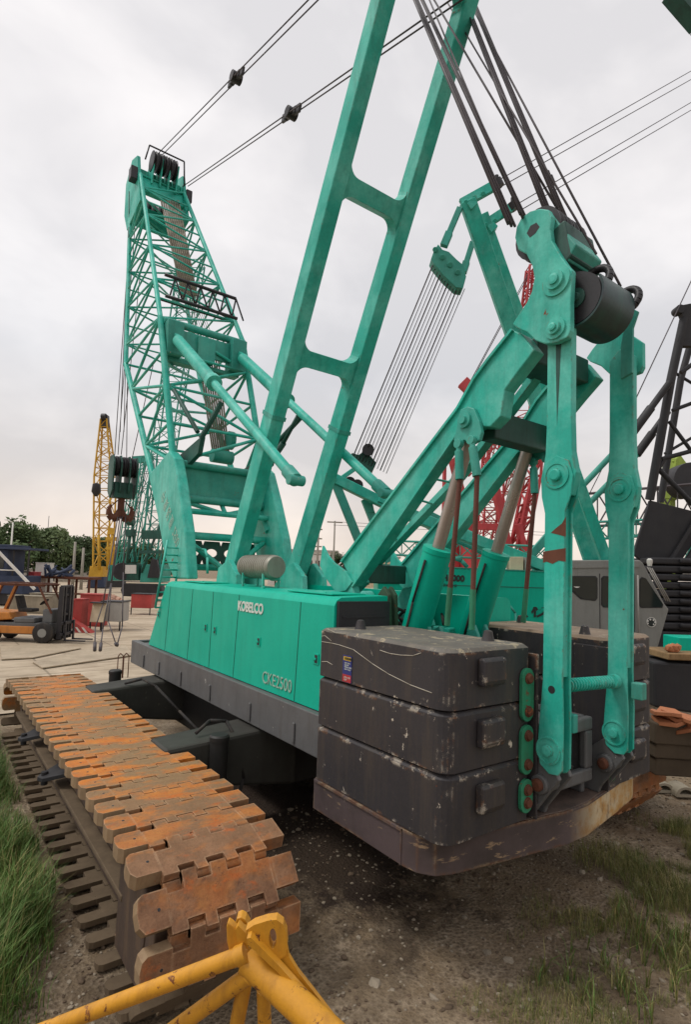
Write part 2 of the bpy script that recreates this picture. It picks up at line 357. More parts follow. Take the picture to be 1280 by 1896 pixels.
def shoe_mesh(b,low=False):
    t=.055; h=pitch/2
    # outline with interlocking fingers; u across (x), v along travel (y), z outwards
    fr=[(-.43,h*.5),(-.30,h*.5),(-.30,h*1.24),(-.19,h*1.24),(-.19,h*.72),(-.08,h*.72),(-.08,h*1.24),(.05,h*1.24),(.05,h*.72),(.17,h*.72),(.17,h*1.24),(.29,h*1.24),(.29,h*.72),(.41,h*.72),(.41,h*.56),(.43,h*.56)]
    bk=[(.43,-h*.62),(.41,-h*.62),(.41,-h*1.2),(.30,-h*1.2),(.30,-h*.68),(.16,-h*.68),(.16,-h*1.2),(.06,-h*1.2),(.06,-h*.68),(-.09,-h*.68),(-.09,-h*1.2),(-.18,-h*1.2),(-.18,-h*.68),(-.31,-h*.68),(-.31,-h*1.05),(-.43,-h*1.05)]
    out=fr+bk; b.prism([(x,y,0) for x,y in out],(0,0,t))
    for s_ in (-1,1):      # flush outer ends with rounded corners, thicker below
        o=[(-.425,h*.66),(-.60,h*.66),(-.635,h*.5),(-.65,h*.1),(-.645,-h*.4),(-.61,-h*.66),(-.425,-h*.66)]
        if s_>0: o=[(-.405,h*.68),(-.615,h*.68),(-.615,-h*.7),(-.405,-h*.7)]
        else: o=[(x,y*1.12) for x,y in o]
        if low: o=[(x,y*.6) for x,y in o]
        n=len(o); k0=len(b.m); zl=-.055 if not low else .004; b.prism([(x*s_*-1 if s_>0 else x,y,zl) for x,y in o],(0,0,t+.0015-zl))
        for j in range(k0,len(b.m)):
            if j not in (k0,k0+1) and s_<0: b.m[j]=1
    if not low: b.box((-.428,-h*.98,-.055),(.404,h*.98,-.004))
    b.mi=2; b.tube((-.50,0,t),(-.50,0,t+.003),.012,n=8); b.mi=0
    if not low: b.tube((-.30,h,.004),(.40,h,.004),.045,n=12)
    b.box((-.16,-h*.55,-.09),(-.06,h*.55,.002)); b.box((.06,-h*.55,-.09),(.16,h*.55,.002))
sb=MB(); shoe_mesh(sb); SM=sb.build('track_shoe',[SHOE,SHOEG,BLACKP],None,.010); SMe=SM.data
sb2=MB(); shoe_mesh(sb2,True); SM2=sb2.build('track_shoe',[SHOEL,SHOEL,BLACKP],None,.010); SMe2=SM2.data
bpy.data.objects.remove(SM2)
def shoe_matrix(i,xc):
    s=(i+.35)*pitch; y0,z0=onpath(s-.02*pitch*20*.5); y1,z1=onpath(s+.02*pitch*20*.5); yc,zc=onpath(s)
    d=V((0,y1-y0,z1-z0)).normalized(); nrm=V((1,0,0)).cross(d)
    yt=-d; # fingers trailing
    # frame: x=(1,0,0), y=d, z=outward
    out=V((0,-(z1-z0),(y1-y0))).normalized()
    mt=M4.Identity(4); xv=V((1,0,0)); yv=out.cross(xv)
    for k_ in range(3): mt[k_][0]=xv[k_]; mt[k_][1]=yv[k_]; mt[k_][2]=out[k_]; mt[k_][3]=(xc,yc,zc)[k_]
    return mt
def side_frame(xc,parent):
    def f(b):
        x0,x1=xc-.36,xc+.36
        b.prism([(x0,yn+.1,.22),(x0,yn+.0,.62),(x0,yn+.35,.9),(x0,yf-.35,.9),(x0,yf,.62),(x0,yf-.1,.22)],(x1-x0,0,0))
        b.prism([(x0-.13,yn-.32,.3),(x0-.13,yn-.36,.7),(x0-.13,yn+.1,.98),(x0-.13,yn+.55,.98),(x0-.13,yn+.6,.1),(x0-.13,yn-.1,.1)],(.12,0,0))
        b.prism([(x1,yn-.32,.3),(x1,yn-.36,.7),(x1,yn+.1,.98),(x1,yn+.55,.98),(x1,yn+.6,.1),(x1,yn-.1,.1)],(.12,0,0))
    fr=part('crawler_frame',SIDEF,parent,f,.015)
    part('frame_ledge',SHOEL,fr,lambda b:b.box((xc-.50,4.95,.52),(xc-.362,11.9,.57)),.01)
    for yy in [5.4+.68*i for i in range(9)]:
        part('track_roller',SIDEF,fr,lambda b:b.lathe((xc-.2,yy,.3),(1,0,0),[(0,.08),(0,.2),(.1,.2),(.1,.14),(.3,.14),(.3,.2),(.4,.2),(.4,.08)],16))
    def s(b):
        n=13; prof=[]
        for i in range(n*4):
            a=2*PI*i/(n*4); r=.46 if (i%4) in (0,1) else .38; prof.append((yn+.0+r*math.cos(a),.56+r*math.sin(a)))
        b.prism([(xc-.16,y,z) for y,z in prof],(.32,0,0)); b.tube((xc-.5,yn,.56),(xc+.5,yn,.56),.17,n=16)
    part('drive_sprocket',SIDEF,fr,s,.008)
    part('idler_wheel',SIDEF,fr,lambda b:b.lathe((xc-.2,yf,.56),(1,0,0),[(0,.1),(0,.42),(.12,.44),(.28,.44),(.4,.42),(.4,.1)],24))
    for yy in (7.85,9.7): 
        def e(b,yy=yy):
            z=.66; x=xc-.42
            b.prism([(x,yy-.28,z+.06),(x-.26,yy-.1,z-.02),(x-.30,yy,z-.02),(x-.26,yy+.08,z-.02),(x,yy+.2,z+.06)],(0,0,.05)); b.tube((x-.22,yy,z-.08),(x-.22,yy,z+.08),.04,n=10)
        part('step_bracket',BLACKP,fr,e,.006)
    return fr
TR=part('track',SIDEF,CR,lambda b:b.tube((1.6,yf,.56),(2.36,yf,.56),.12,n=14)); side_frame(1.98,TR)
for o_ in list(TR.children): pass
for i in range(NS):
    mt=shoe_matrix(i,1.98); low=onpath((i+.35)*pitch)[1]<.3
    o=bpy.data.objects.new('track_shoe',SMe2 if low else SMe); COL.objects.link(o); bv=o.modifiers.new('bevel','BEVEL'); bv.width=.010; bv.segments=2; bv.limit_method='ANGLE'; bv.angle_limit=R(38)
    o.parent=TR; o.matrix_local=INV[CR]@mt@M4.Rotation(random.uniform(-.012,.012),4,'X')
bpy.data.objects.remove(SM)
TR2=part('track',SIDEF,CR,lambda b:b.tube((7.9,yf,.56),(8.66,yf,.56),.12,n=14)); side_frame(2*MID-1.98,TR2)
b=MB()
for i in range(NS):
    mt=shoe_matrix(i,2*MID-1.98)
    for (vv,ff) in [(SMe.vertices,SMe.polygons)]: b.add([mt@v.co for v in vv],[tuple(p_.vertices) for p_ in ff])
tag(b.build('track_shoes',SHOE,TR2),kind='stuff')
# ---- carbody and axles
UND=paint('underframe_paint',(34,33,31),.6,.2,.6,(48,42,38))
def f(b):
    b.box((3.9,6.6,.45),(6.36,10.6,1.3)); b.lathe((MID,8.6,1.2),(0,0,1),[(0,.9),(0,1.15),(.42,1.15),(.42,.9)],32)
part('carbody',UND,CR,f,.03)
for yy,MX_ in ((6.82,0),(10.4,0),(6.82,1),(10.4,1)):
    def f(b,yy=yy):
        for x0,x1 in ((2.35,4.1),):
            hi=1.3; lo=.5
            if MX_: x0,x1=2*MID-x0,2*MID-x1
            b.hexa([(x0,yy-.28,.75),(x1,yy-.36,lo),(x1,yy+.36,lo),(x0,yy+.28,.75),(x0,yy-.28,hi-.12),(x1,yy-.36,hi+.0),(x1,yy+.36,hi+.0),(x0,yy+.28,hi-.12)])
    part('axle_beam',paint('axle_paint',(58,57,51),.65,.3,.7,(40,35,30),chip=.1,cc=(150,140,120)) if not bpy.data.materials.get('axle_paint') else bpy.data.materials['axle_paint'],CR,f,.04)
for x,y in ((2.98,6.45),(3.02,11.3),(2*MID-2.98,6.45),(2*MID-3.02,11.3)):
    part('jack_cylinder',UND,CR,lambda b:b.lathe((x,y,.45),(0,0,1),[(0,.09),(0,.11),(.78,.11),(.78,.12),(.83,.12),(.85,.1)],20))
part('hydraulic_hose',RUBBER,CR,lambda b:b.path([(2.8,6.75,1.26),(3.0,6.8,1.38),(3.2,6.75,1.36),(3.3,6.55,1.1),(3.35,6.5,.7),(3.25,6.5,.3)],.022,8))
part('hydraulic_hose',RUBBER,CR,lambda b:b.path([(2.9,10.2,1.25),(3.1,9.9,1.36),(3.2,9.5,1.3),(3.4,8.9,1.0),(3.5,8.2,.8)],.022,8))
# ---- upper deck
def f(b):
    b.box((3.52,4.9,1.29),(3.64,12.1,1.745)); b.box((2*MID-3.64,4.9,1.29),(2*MID-3.52,12.1,1.745)); b.box((3.64,11.98,1.29),(2*MID-3.64,12.1,1.745))
    b.box((3.64,5.0,1.5),(2*MID-3.64,11.98,1.7))
    for y in (5.6,6.7,8.0,9.2,10.3,11.2): b.box((3.497,y,1.33),(3.52,y+.05,1.56))
part('deck_frame',DECK,CR,f,.012)
part('deck_underside',UND,CR,lambda b:(b.box((4.3,5.2,1.1),(5.96,11.5,1.5))),.03)
# ---- engine house (left) with the sloped front
XH=3.60
def house(b,xo,xi):
    zt=3.02; zb=1.757; s=1 if xi>xo else -1; rr=.09
    sec=[(xo,zb),(xo+.0*s,zt-rr),(xo+rr*.35*s,zt-rr*.35),(xo+rr*s,zt),(xi,zt+.02),(xi,zb)]
    b0=[]; 
    for x,z in sec:
        yfr=11.25-(z-zb)/(zt-zb)*.85; b0.append(((x,5.03,z),(x,yfr,z)))
    n=len(sec); vs=[p for p,_ in b0]+[q for _,q in b0]
    b.add(vs,[tuple(range(n)),tuple(range(n,2*n))[::-1]]+[(i,(i+1)%n,n+(i+1)%n,n+i) for i in range(n)],[False,False]+[False,True,True,False,False,False])
EH=part('engine_house',[TEALC,BLACKP],CR,lambda b:house(b,XH,4.36))
RH=part('engine_house',TEALC,CR,lambda b:house(b,2*MID-XH,2*MID-4.36))
part('rear_panel',BLACKP,EH,lambda b:(b.box((XH+.03,4.985,1.76),(4.36,5.027,2.98)),[b.box((XH+.08,4.972,2.2+.12*i),(4.3,4.985,2.22+.12*i)) for i in range(6)]))
SEAM=paint('seam_shadow_gap',(6,92,76),.6,.1,.1,bump=0)
def yside(px,py): return AX(px,py,XH).y
for (pb,pt) in (((545,1300),(557,1100)),((432,1240),(443,1095)),((387,1225),(395,1087)),((347,1210),(357,1082)),((305,1197),(316,1077))):
    y0=yside(*pb); y1=yside(*pt)-.02
    part('door_seam',SEAM,EH,lambda b:b.hexa([(XH-.0035,y0,1.765),(XH+.004,y0,1.765),(XH+.004,y0+.012,1.765),(XH-.0035,y0+.012,1.765),(XH-.0035,y1,2.93),(XH+.004,y1,2.93),(XH+.004,y1+.012,2.93),(XH-.0035,y1+.012,2.93)]))
for px,py in ((381,1162),(398,1167),(479,1188),(294,1137),(586,1220)):
    c=AX(px,py,XH)
    def f(b,c=c):
        b.box((XH-.010,c.y-.055,c.z-.06),(XH+.002,c.y+.055,c.z+.06)); b.mi=1; b.box((XH-.013,c.y-.035,c.z-.045),(XH-.0101,c.y+.02,c.z+.045)); b.mi=0; b.box((XH-.024,c.y-.02,c.z-.012),(XH-.0131,c.y+.05,c.z+.012))
    part('door_handle',[TEALC,BLACKP],EH,f,.003)
c0=AX(489,1133,XH); c1=AX(441,1127,XH)
text('KOBELCO',.185,(XH-.006,c1.y,AX(441,1128,XH).z-.01),(0,-1,0),(0,0,1),LETW,'brand_lettering',EH,bold=.006,sx=(c1.y-c0.y)/.86,space=1.0)
a=AX(486,1263,XH); c=AX(543,1281,XH)
text('CKE2500',.215,(XH-.006,a.y,a.z+.0),(0,-1,0),(0,0,1),LETS,'model_lettering',EH,bold=-.001,sx=(a.y-c.y)/.86)
for x,y in ((3.8,5.5),(4.1,6.2),(3.9,7.2),(4.2,8.4),(3.85,9.3)): part('roof_bolt',TEALC,EH,lambda b:b.tube((x,y,3.02),(x,y,3.06),.015,n=6))
part('roof_hatch',TEALC,EH,lambda b:(b.box((3.75,5.3,3.03),(4.25,6.3,3.05)),b.box((3.75,9.0,3.03),(4.25,9.9,3.05))),.008)
# muffler on top
def f(b):
    c=AX(512,1050,4.1); z=c.z; y=c.y
    b.lathe((4.1,y,z),(0,1,0),[(0,.0),(0,.14),(.0,.155),(.03,.17),(.05,.175),(.95,.175),(1.0,.15),(1.05,.08)],24)
    for k_ in range(14): b.lathe((4.1,y+.1+.06*k_,z),(0,1,0),[(0,.1),(0,.181),(.022,.181),(.022,.1)],24)
MU=part('muffler',MESH,CR,f)
def f(b):
    c=AX(512,1050,4.1)
    for dy in (.15,.8):
        for dx in (-.13,.13): b.box((4.1+dx-.015,c.y+dy-.015,3.0),(4.1+dx+.015,c.y+dy+.015,c.z-.1))
        b.box((3.96,c.y+dy-.02,c.z-.19),(4.24,c.y+dy+.02,c.z-.16))
part('bracket',TEAL,MU,f)
# machinery between the houses
def f(b):
    for yy,zz,rr in ((9.3,2.35,.38),(7.9,2.3,.36)):
        b.lathe((4.5,yy,zz),(1,0,0),[(0,.1),(0,rr+.16),(.05,rr+.16),(.05,rr),(1.2,rr),(1.2,rr+.16),(1.25,rr+.16),(1.25,.1)],26)
part('winch_drum',DARK,CR,f)
def f(b):
    b.box((4.42,5.3,1.7),(4.55,11.2,2.6)); b.box((5.71,5.3,1.7),(5.84,11.2,2.6)); b.box((4.55,6.0,1.7),(5.71,6.5,2.3)); b.box((4.55,10.3,1.7),(5.71,10.7,2.5))
    b.prism([(4.48,6.6,2.6),(4.48,6.2,3.1),(4.48,5.9,3.15),(4.48,5.6,2.6)],(.12,0,0)); b.prism([(5.66,6.6,2.6),(5.66,6.2,3.1),(5.66,5.9,3.15),(5.66,5.6,2.6)],(.12,0,0))
    b.box((4.4,8.6,2.6),(5.86,9.9,2.95)); b.tube((4.2,7.2,2.9),(5.9,7.2,2.9),.11,n=12)
part('machinery_frame',TEAL,CR,f,.02)
def f(b):
    rnd=random.Random(5)
    for _ in range(26):
        x,y=rnd.uniform(4.5,5.8),rnd.uniform(5.3,8.6); z=2.5+rnd.uniform(0,.3); b.path([(x,y,z),(x+rnd.uniform(-.3,.3),y+.3,z+.15),(x+rnd.uniform(-.4,.4),y+.7,z)],.022,6)
part('hydraulic_hose',RUBBER,CR,f)
part('boarding_rail',TEAL,CR,lambda b:(b.path([AX(352,1062,4.3),AX(355,1030,4.3),AX(362,1016,4.3),AX(380,1018,4.3),AX(384,1032,4.3),AX(384,1062,4.3)],.025,8)))
def f(b):   # front ladder
    a0,a1=AX(287,1125,3.5),AX(310,1000,3.7); d=V((.35,.12,0))
    b.tube(a0,a1,.022,n=6); b.tube(a0+d,a1+d,.022,n=6)
    for i in range(9): b.tube(lerp(a0,a1,i/9),lerp(a0,a1,i/9)+d,.018,n=6)
part('ladder',TEAL,CR,f)
# ---- counterweight slab with the tapered rear edge
def f(b):
    pts=[(3.395,5.0),(3.395,3.62),(3.42,3.48),(3.51,3.36),(3.66,3.30),(4.2,3.20),(4.95,3.08)]
    pts=pts+[(2*MID-x,y) for x,y in reversed(pts)]
    b.prism([(x,y,.85) for x,y in pts],(0,0,.30))
    b.mi=1; q=[(MID+(x-MID)*.992,y+ (.012 if y<4 else 0)) for x,y in pts]; b.prism([(x,y,1.1505) for x,y in q],(0,0,.01))
SL=part('counterweight_slab',[SLABM,PLATEM],CR,f,.018)
part('edge_strip',SLABM,SL,lambda b:(b.box((3.387,3.64,.853),(3.3945,3.66,1.145)),b.box((3.380,3.64,1.13),(3.3945,4.98,1.15))))
# blocks
zz=[(1.164,1.700),(1.716,2.196),(2.212,2.705)]
def blk(mx,z0,z1,top):
    X=lambda x: 2*MID-x if mx else x
    def f(b):
        r=.14; n=5; pts=[]
        def corner(cx,cy,a0,r=r):
            for i in range(n+1):
                a=a0+PI/2*i/n; pts.append((cx+r*math.cos(a),cy+r*math.sin(a)))
        corner(3.4+r,3.17+r,PI); pts.append((4.45,3.16)); pts.append((4.50,3.22)); pts.append((4.50,5.0)); corner(3.4+.05,5.0-.05,PI/2,.05)
        b.prism([(X(x),y,z0) for x,y in pts],(0,0,z1-z0-.03)); 
        b.mi=1 if top else 0; q=[(x+( .03 if x<3.9 else -.03),y+(.03 if y<4 else -.03)) for x,y in pts]
        nn=len(pts); lo=[(X(x),y,z1-.03) for x,y in pts]; hi=[(X(x),y,z1) for x,y in q]
        b.add(lo+hi,[tuple(range(nn,2*nn))]+[(i,(i+1)%nn,nn+(i+1)%nn,nn+i) for i in range(nn)]); b.mi=0
    o=part('counterweight_block',[DGREY,CWTOP2 if mx else CWTOP],CR,f,.012)
    zc=(z0+z1)/2+.06
    x0,x1=sorted((X(3.76),X(4.05)))
    part('lifting_lug',DGREY,o,lambda b:(b.prism([(x0,3.168,zc-.13),(x0,3.168,zc+.1),(x0,3.10,zc+.11),(x0,3.08,zc+.08),(x0,3.08,zc-.08),(x0,3.10,zc-.13)],(x1-x0,0,0))),.02)
    if top:
        for px in (3.75,4.3):
            part('locating_cone',DGREY,o,lambda b:b.lathe((X(px),4.75 if px<4 else 3.5,z1-.002),(0,0,1),[(0,.065),(.01,.06),(.09,.04),(.1,.02)],14))
    return o
BL=[]
for k_,(z0,z1) in enumerate(zz):
    BL.append(blk(False,z0,z1,k_==2)); blk(True,z0,z1,k_==2)
# long scratches scraped into the top block
def scr(pts):
    return lambda b:b.path([AX(x,y,3.3985) for x,y in pts],.0035,4)
for pts in ([(596,1188),(615,1191),(628,1194),(655,1203),(690,1229),(720,1248),(760,1268),(800,1283)],[(600,1169),(606,1164),(614,1168),(622,1172),(640,1173)],[(596,1178),(602,1177),(614,1187)],[(596,1225),(606,1225),(616,1231)],[(704,1204),(722,1210),(742,1213),(765,1214),(780,1209)]):
    part('paint_scratch',SCRATCH,BL[2],scr(pts))
def f(b):
    a=AX(636,1212,3.3975); c=AX(658,1258,3.3975); y0,y1,z0,z1=c.y,a.y,c.z+.0,a.z
    y0=a.y-.145; z0=z1-.26
    b.mi=0; b.box((3.394,y0,z0),(3.399,y1,z1)); b.mi=1; b.box((3.3925,y0+.003,z0+.003),(3.3939,y1-.003,z0+.075)); b.mi=2; b.box((3.3925,y0+.012,z1-.05),(3.3939,y1-.012,z1-.012))
part('warning_sticker',[STB,STR,STY],BL[2],f)
a=AX(638,1212,3.392)
text('WARNING',.034,(3.3915,a.y-.006,a.z-.046),(0,-1,0),(0,0,1),LETK,'sticker_text',BL[2],ext=.0006,bold=.001,sx=.75)
text('KEEP CLEAR\nKEEP OFF\nMOVING PARTS\nHEAVY LOAD',.02,(3.3915,a.y-.006,a.z-.085),(0,-1,0),(0,0,1),LETW,'sticker_text',BL[2],ext=.0006,sx=.85)
text('STOP  STOP\nSTOP',.022,(3.3915,a.y-.006,a.z-.225),(0,-1,0),(0,0,1),LETW,'sticker_text',BL[2],ext=.0006,sx=.85)
# rusty tie bar at inner edge of the blocks and green link plates
GLINK=paint('green_link_plate',(46,140,104),.6,.25,.6,(70,62,44),rust=.3,rc=(96,56,40),fs=2)
GLINKD=paint('mossy_link_plate',(54,84,62),.7,.25,.7,(62,54,42),rust=.3,fs=2)
for mx in (0,1):
    X=(lambda x:2*MID-x) if mx else (lambda x:x)
    x0,x1=sorted((X(4.505),X(4.53))); part('tie_bar',DGREY,CR,lambda b:b.box((x0,3.1,1.164),(x1,3.5,2.62)),.01)
    for (z0,z1) in ((2.03,2.50),(1.57,2.0),(1.24,1.53)):
        xa,xb=X(4.40)-.085,X(4.40)+.085; yl=3.12
        def f(b):
            c=(xa+xb)/2; r=.085; pts=[(c+r*math.cos(PI*i/8),z1-r+r*math.sin(PI*i/8)) for i in range(9)]+[(c+r*math.cos(PI+PI*i/8),z0+r+r*math.sin(PI+PI*i/8)) for i in range(9)]
            b.prism([(x,yl,z) for x,z in pts],(0,.035,0))
        lp=part('link_plate',GLINKD if mx else GLINK,CR,f,.004)
        for zb in (z0+.09,z1-.09):
            part('bolt',RUST,lp,lambda b:(b.lathe(((xa+xb)/2,3.12,zb),(0,-1,0),[(0,.05),(.01,.05),(.012,.04),(.03,.038),(.034,.03)],14)))
# corner stains of bare pale metal on block edge handled by chips; add grey brackets on the slab
def lug(b,x,y0,z0,pin):
    b.prism([(x,2.66+.50,z0),(x,y0-.22,z0+.06),(x,pin[0]-.16,pin[1]+.06),(x,pin[0]-.10,pin[1]+.18),(x,pin[0]+.04,pin[1]+.22),(x,pin[0]+.16,pin[1]+.12),(x,y0+.45,z0)],(.05,0,0))
LX=4.60; RX=5.70
for cx in (LX,RX):
    lb=part('link_bracket',DECK,CR,lambda b:(lug(b,cx-.06,3.36,1.161,(3.06,1.5)),lug(b,cx+.11,3.36,1.161,(3.06,1.5)),b.tube((cx-.10,3.08,1.48),(cx+.2,3.08,1.48),.085,n=18)),.01)
    part('pin',RUST,lb,lambda b:b.lathe((cx-.10,3.08,1.48),(-1,0,0),[(0,.055),(.03,.055),(.04,.035)],14))
def f(b):   # window frame bracket between the links
    y=3.62; b.prism([(4.72,y,1.161),(5.54,y,1.161),(5.54,y,2.0),(4.72,y,2.0)],(0,.25,0))
def ring(b,x0,x1,z0,z1,y,t,w):
    b.box((x0,y,z0),(x1,y+t,z0+w)); b.box((x0,y,z1-w),(x1,y+t,z1)); b.box((x0,y,z0+w+.001),(x0+w,y+t,z1-w-.001)); b.box((x1-w,y,z0+w+.001),(x1,y+t,z1-w-.001))
part('centre_bracket',DECK,CR,lambda b:(ring(b,4.78,5.54,1.30,1.93,3.16,.08,.13),b.box((4.78,3.241,1.86),(5.54,4.0,1.93)),b.prism([(5.2,3.2,1.931),(5.2,3.22,2.08),(5.2,3.34,2.17),(5.2,3.5,2.1),(5.2,3.6,1.931)],(.04,0,0)),b.box((5.47,3.241,1.162),(5.54,4.0,1.859)),b.box((4.78,3.9,1.162),(5.469,3.98,1.859))),.02)
# ---- rear links (backhitch)
def linkpair(xf):
    """xf: x of the outer (left) face"""
    def up(b):
        pts=[(2.80,5.62),(2.80,4.75),(2.79,4.45),(2.75,4.25),(2.80,4.05),(3.08,4.05),(3.10,4.25),(3.06,4.45),(3.05,4.75),(3.05,5.62),(2.94,5.72)]
        b.prism([(xf+.02,y,z) for y,z in pts],(.085,0,0))
    a=part('upper_link',TEAL,CR,up,.01)
    for yy,zz_,r in ((2.93,4.24,.125),):
        part('pin',TEAL,a,lambda b:(b.lathe((xf-.001,yy,zz_),(-1,0,0),[(0,r),(.010,r),(.011,r*.82),(.004,r*.80),(.005,.055),(.035,.055),(.042,.042)],24)))
    def lo(x):
        pts=[(2.85,1.66),(2.845,2.05),(2.855,2.4),(2.845,3.9),(2.79,4.05),(2.77,4.22),(2.81,4.36),(2.93,4.42),(3.05,4.36),(3.09,4.22),(3.08,4.05),(3.045,3.9),(3.05,2.4),(3.08,2.05),(3.10,1.78),(3.07,1.66),(2.98,1.60),(2.89,1.61)]
        return lambda b:b.prism([(x,y,z) for y,z in pts],(.018 if x==xf else .03,0,0))
    c=part('lower_link',TEAL,CR,lo(xf),.004)
    part('inner_plate',TEAL,c,lo(xf+.107),.006)
    part('spacer',TEAL,c,lambda b:(b.box((xf+.0185,2.87,2.45),(xf+.1065,2.90,3.95))))
    part('pin',TEAL,c,lambda b:(b.lathe((xf-.001,2.985,1.80),(-1,0,0),[(0,.12),(.012,.12),(.013,.105),(.006,.103),(.007,.048),(.04,.048),(.045,.03)],24)))
    part('hole',BLACKP,c,lambda b:b.tube((xf-.001,2.96,2.33),(xf-.0005,2.96,2.33),.035,n=14))
    return a,c
XLF=4.51; XRF=5.62; lkA=linkpair(XLF); lkB=linkpair(XRF)
part('rust_patch',RUST,lkA[1],lambda b:(b.prism([(XLF-.0025,2.831,3.58),(XLF-.0025,2.831,3.46),(XLF-.0025,2.9,3.47),(XLF-.0025,2.96,3.44),(XLF-.0025,3.02,3.46),(XLF-.0025,3.058,3.45),(XLF-.0025,3.058,3.55),(XLF-.0025,2.99,3.56)],(.002,0,0)),b.prism([(XLF-.0025,2.831,3.86),(XLF-.0025,2.831,3.68),(XLF-.0025,2.9,3.70),(XLF-.0025,2.98,3.72),(XLF-.0025,2.93,3.76),(XLF-.0025,2.87,3.80)],(.002,0,0))))
def f(b):
    p,q=V((XLF+.14,2.96,2.35)),V((XRF,2.96,2.31)); b.tube(p,q,.028,n=10)
    for i in range(17): t=.05+i*.048; b.lathe(lerp(p,q,t),(q-p),[(0,.03),(.005,.062),(.022,.062),(.026,.03)],14)
    b.tube(lerp(p,q,.9),lerp(p,q,.97),.07,n=14)
part('spring_rod',TEAL,CR,f)
part('latch_block',TEALW,lkA[1],lambda b:b.box((XLF+.138,2.83,1.96),(XLF+.21,2.95,2.12)),.01); part('latch_block',TEALW,lkB[1],lambda b:b.box((XRF+.02,2.72,2.16),(XRF+.12,2.829,2.32)),.01)
# ---- gantry beams
def pxpoly(pts,x): return [AX(px,py,x) for px,py in pts]
GP=[(634,1040),(850,756),(880,702),(905,668),(951,611),(966,618),(990,648),(958,690),(935,722),(928,770),(908,790),(884,790),(846,806),(655,1086)]
def gb(x): return lambda b:b.prism(pxpoly(GP,4.5),(0,0,0))
G1=pxpoly(GP,4.5)
GA=part('gantry_beam',TEAL,CR,lambda b:b.prism(G1,(.17,0,0)),.012)
GB=part('gantry_beam',TEAL,CR,lambda b:b.prism([mir(p)-V((.17,0,0)) for p in G1],(.17,0,0)),.012)
for G,s in ((GA,0),(GB,1)):
    def f(b,s=s):   # raised flange strips along the edges of the web
        for i in (0,1,2,3):
            p,q=G1[i],G1[i+1]; x=4.5 if not s else 2*MID-4.5-.17
            b.beam((x-.006,p.y,p.z+.0),(x-.006,q.y,q.z),.03,.05,up=(1,0,0))
        p,q=G1[-1],G1[-2]
        b.beam((x-.006,p.y,p.z),(x-.006,q.y,q.z),.03,.05,up=(1,0,0))
    part('flange',TEAL,G,f)
parts('cross_beam',TEALD,CR,[lambda b:b.box((4.671,6.05,3.16),(5.589,6.35,3.42)),lambda b:b.box((4.671,3.75,4.75),(5.589,3.95,5.05)),lambda b:b.box((4.671,3.25,5.42),(5.589,3.6,5.68))],.015)
hp=[(592,1048),(597,1010),(606,1028),(618,1042),(640,1058),(652,1078),(640,1094),(622,1098),(600,1066)]
parts('beam_foot',TEAL,CR,[lambda b:(b.prism(pxpoly(hp,4.46),(.04,0,0)),b.prism(pxpoly([(606,1062),(640,1060),(650,1078),(632,1097)],4.499),(.33,0,0))),lambda b:b.prism([mir(p)-V((.04,0,0)) for p in pxpoly(hp,4.46)],(.04,0,0))],.008)
# slim inner rail beside the right beam
part('brace_bar',TEAL,CR,lambda b:(b.beam(AX(680,1062,5.1),AX(855,880,5.1),.08,.13,(1,0,0)),b.beam(AX(855,880,5.1),AX(1000,690,5.1),.08,.13,(1,0,0)),[b.tube(AX(px,py,5.1),AX(qx,qy,4.76),.016,n=6) for px,py,qx,qy in ((845,895,800,886),(810,935,755,920),(745,1000,690,990))]),.006)
# ---- gantry head plates, sheaves, covers
hd=[(954,440),(957,420),(966,403),(982,391),(1000,386),(1016,388),(1022,400),(1019,425),(1022,445),(1040,475),(1052,492),(1060,500),(1057,560),(1057,612),(1052,624),(1030,634),(1010,637),(992,630),(977,615),(957,607),(950,600),(962,580),(976,560),(985,540),(990,515),(986,492),(975,470),(960,462)]
H1=pxpoly(hd,4.44); pB_z=AX(1032,520,4.44).z
HA=part('gantry_head_plate',TEAL,CR,lambda b:b.prism(H1,(.07,0,0)),.01)
HLOW=[H1[i] for i in range(len(H1)) if hd[i][1]>=505]
HB=part('gantry_head_plate',TEAL,CR,lambda b:b.prism([mir(p)-V((.07,0,0)) for p in HLOW],(.07,0,0)),.01)
HC=part('gantry_head_plate',TEALW,CR,lambda b:b.prism([V((5.08,p.y,p.z)) for p in H1 if p.z>pB_z],(.06,0,0)),.01)
pA=AX(985,425,4.44); pB=AX(1032,520,4.44); pC=AX(1030,608,4.44)
for Hh,x,s in ((HA,4.44,-1),(HB,2*MID-4.51,-1)):
    for p,r in (((pB,.14),(pC,.10)) if x<5 else ((pC,.10),)):
        part('pin',TEAL,Hh,lambda b:b.lathe((x,p.y,p.z),(s,0,0),[(0,r),(.02,r),(.021,r*.62),(.05,r*.62),(.051,r*.35),(.07,r*.35),(.075,r*.2)],26))
part('grease_run',TEALD,lkA[0],lambda b:b.prism([(4.5285,2.90,5.55),(4.5285,2.96,5.56),(4.5285,2.955,5.2),(4.5285,2.94,4.7),(4.5285,2.92,5.1)],(.0014,0,0)))
part('grease_opening',DARK,HA,lambda b:(b.prism(pxpoly([(976,432),(983,418),(994,412),(1000,420),(992,432),(982,440)],4.4385),(.002,0,0))))
pD=AX(1106,574,4.92)
for i in range(5): part('lower_sheave',DARK,CR,lambda b:sheave(b,(4.62+.1*i,pD.y,pD.z),(1,0,0),.235,.095,26))
for i in range(4): part('upper_sheave',DARK,CR,lambda b:sheave(b,(4.58+.12*i,pA.y,pA.z),(1,0,0),.25,.1,24))
GD=paint('greasy_blue_black_cover',(46,44,58),.38,.3,.9,(36,84,72),rust=.12,fade=.5,fc=(34,80,70))
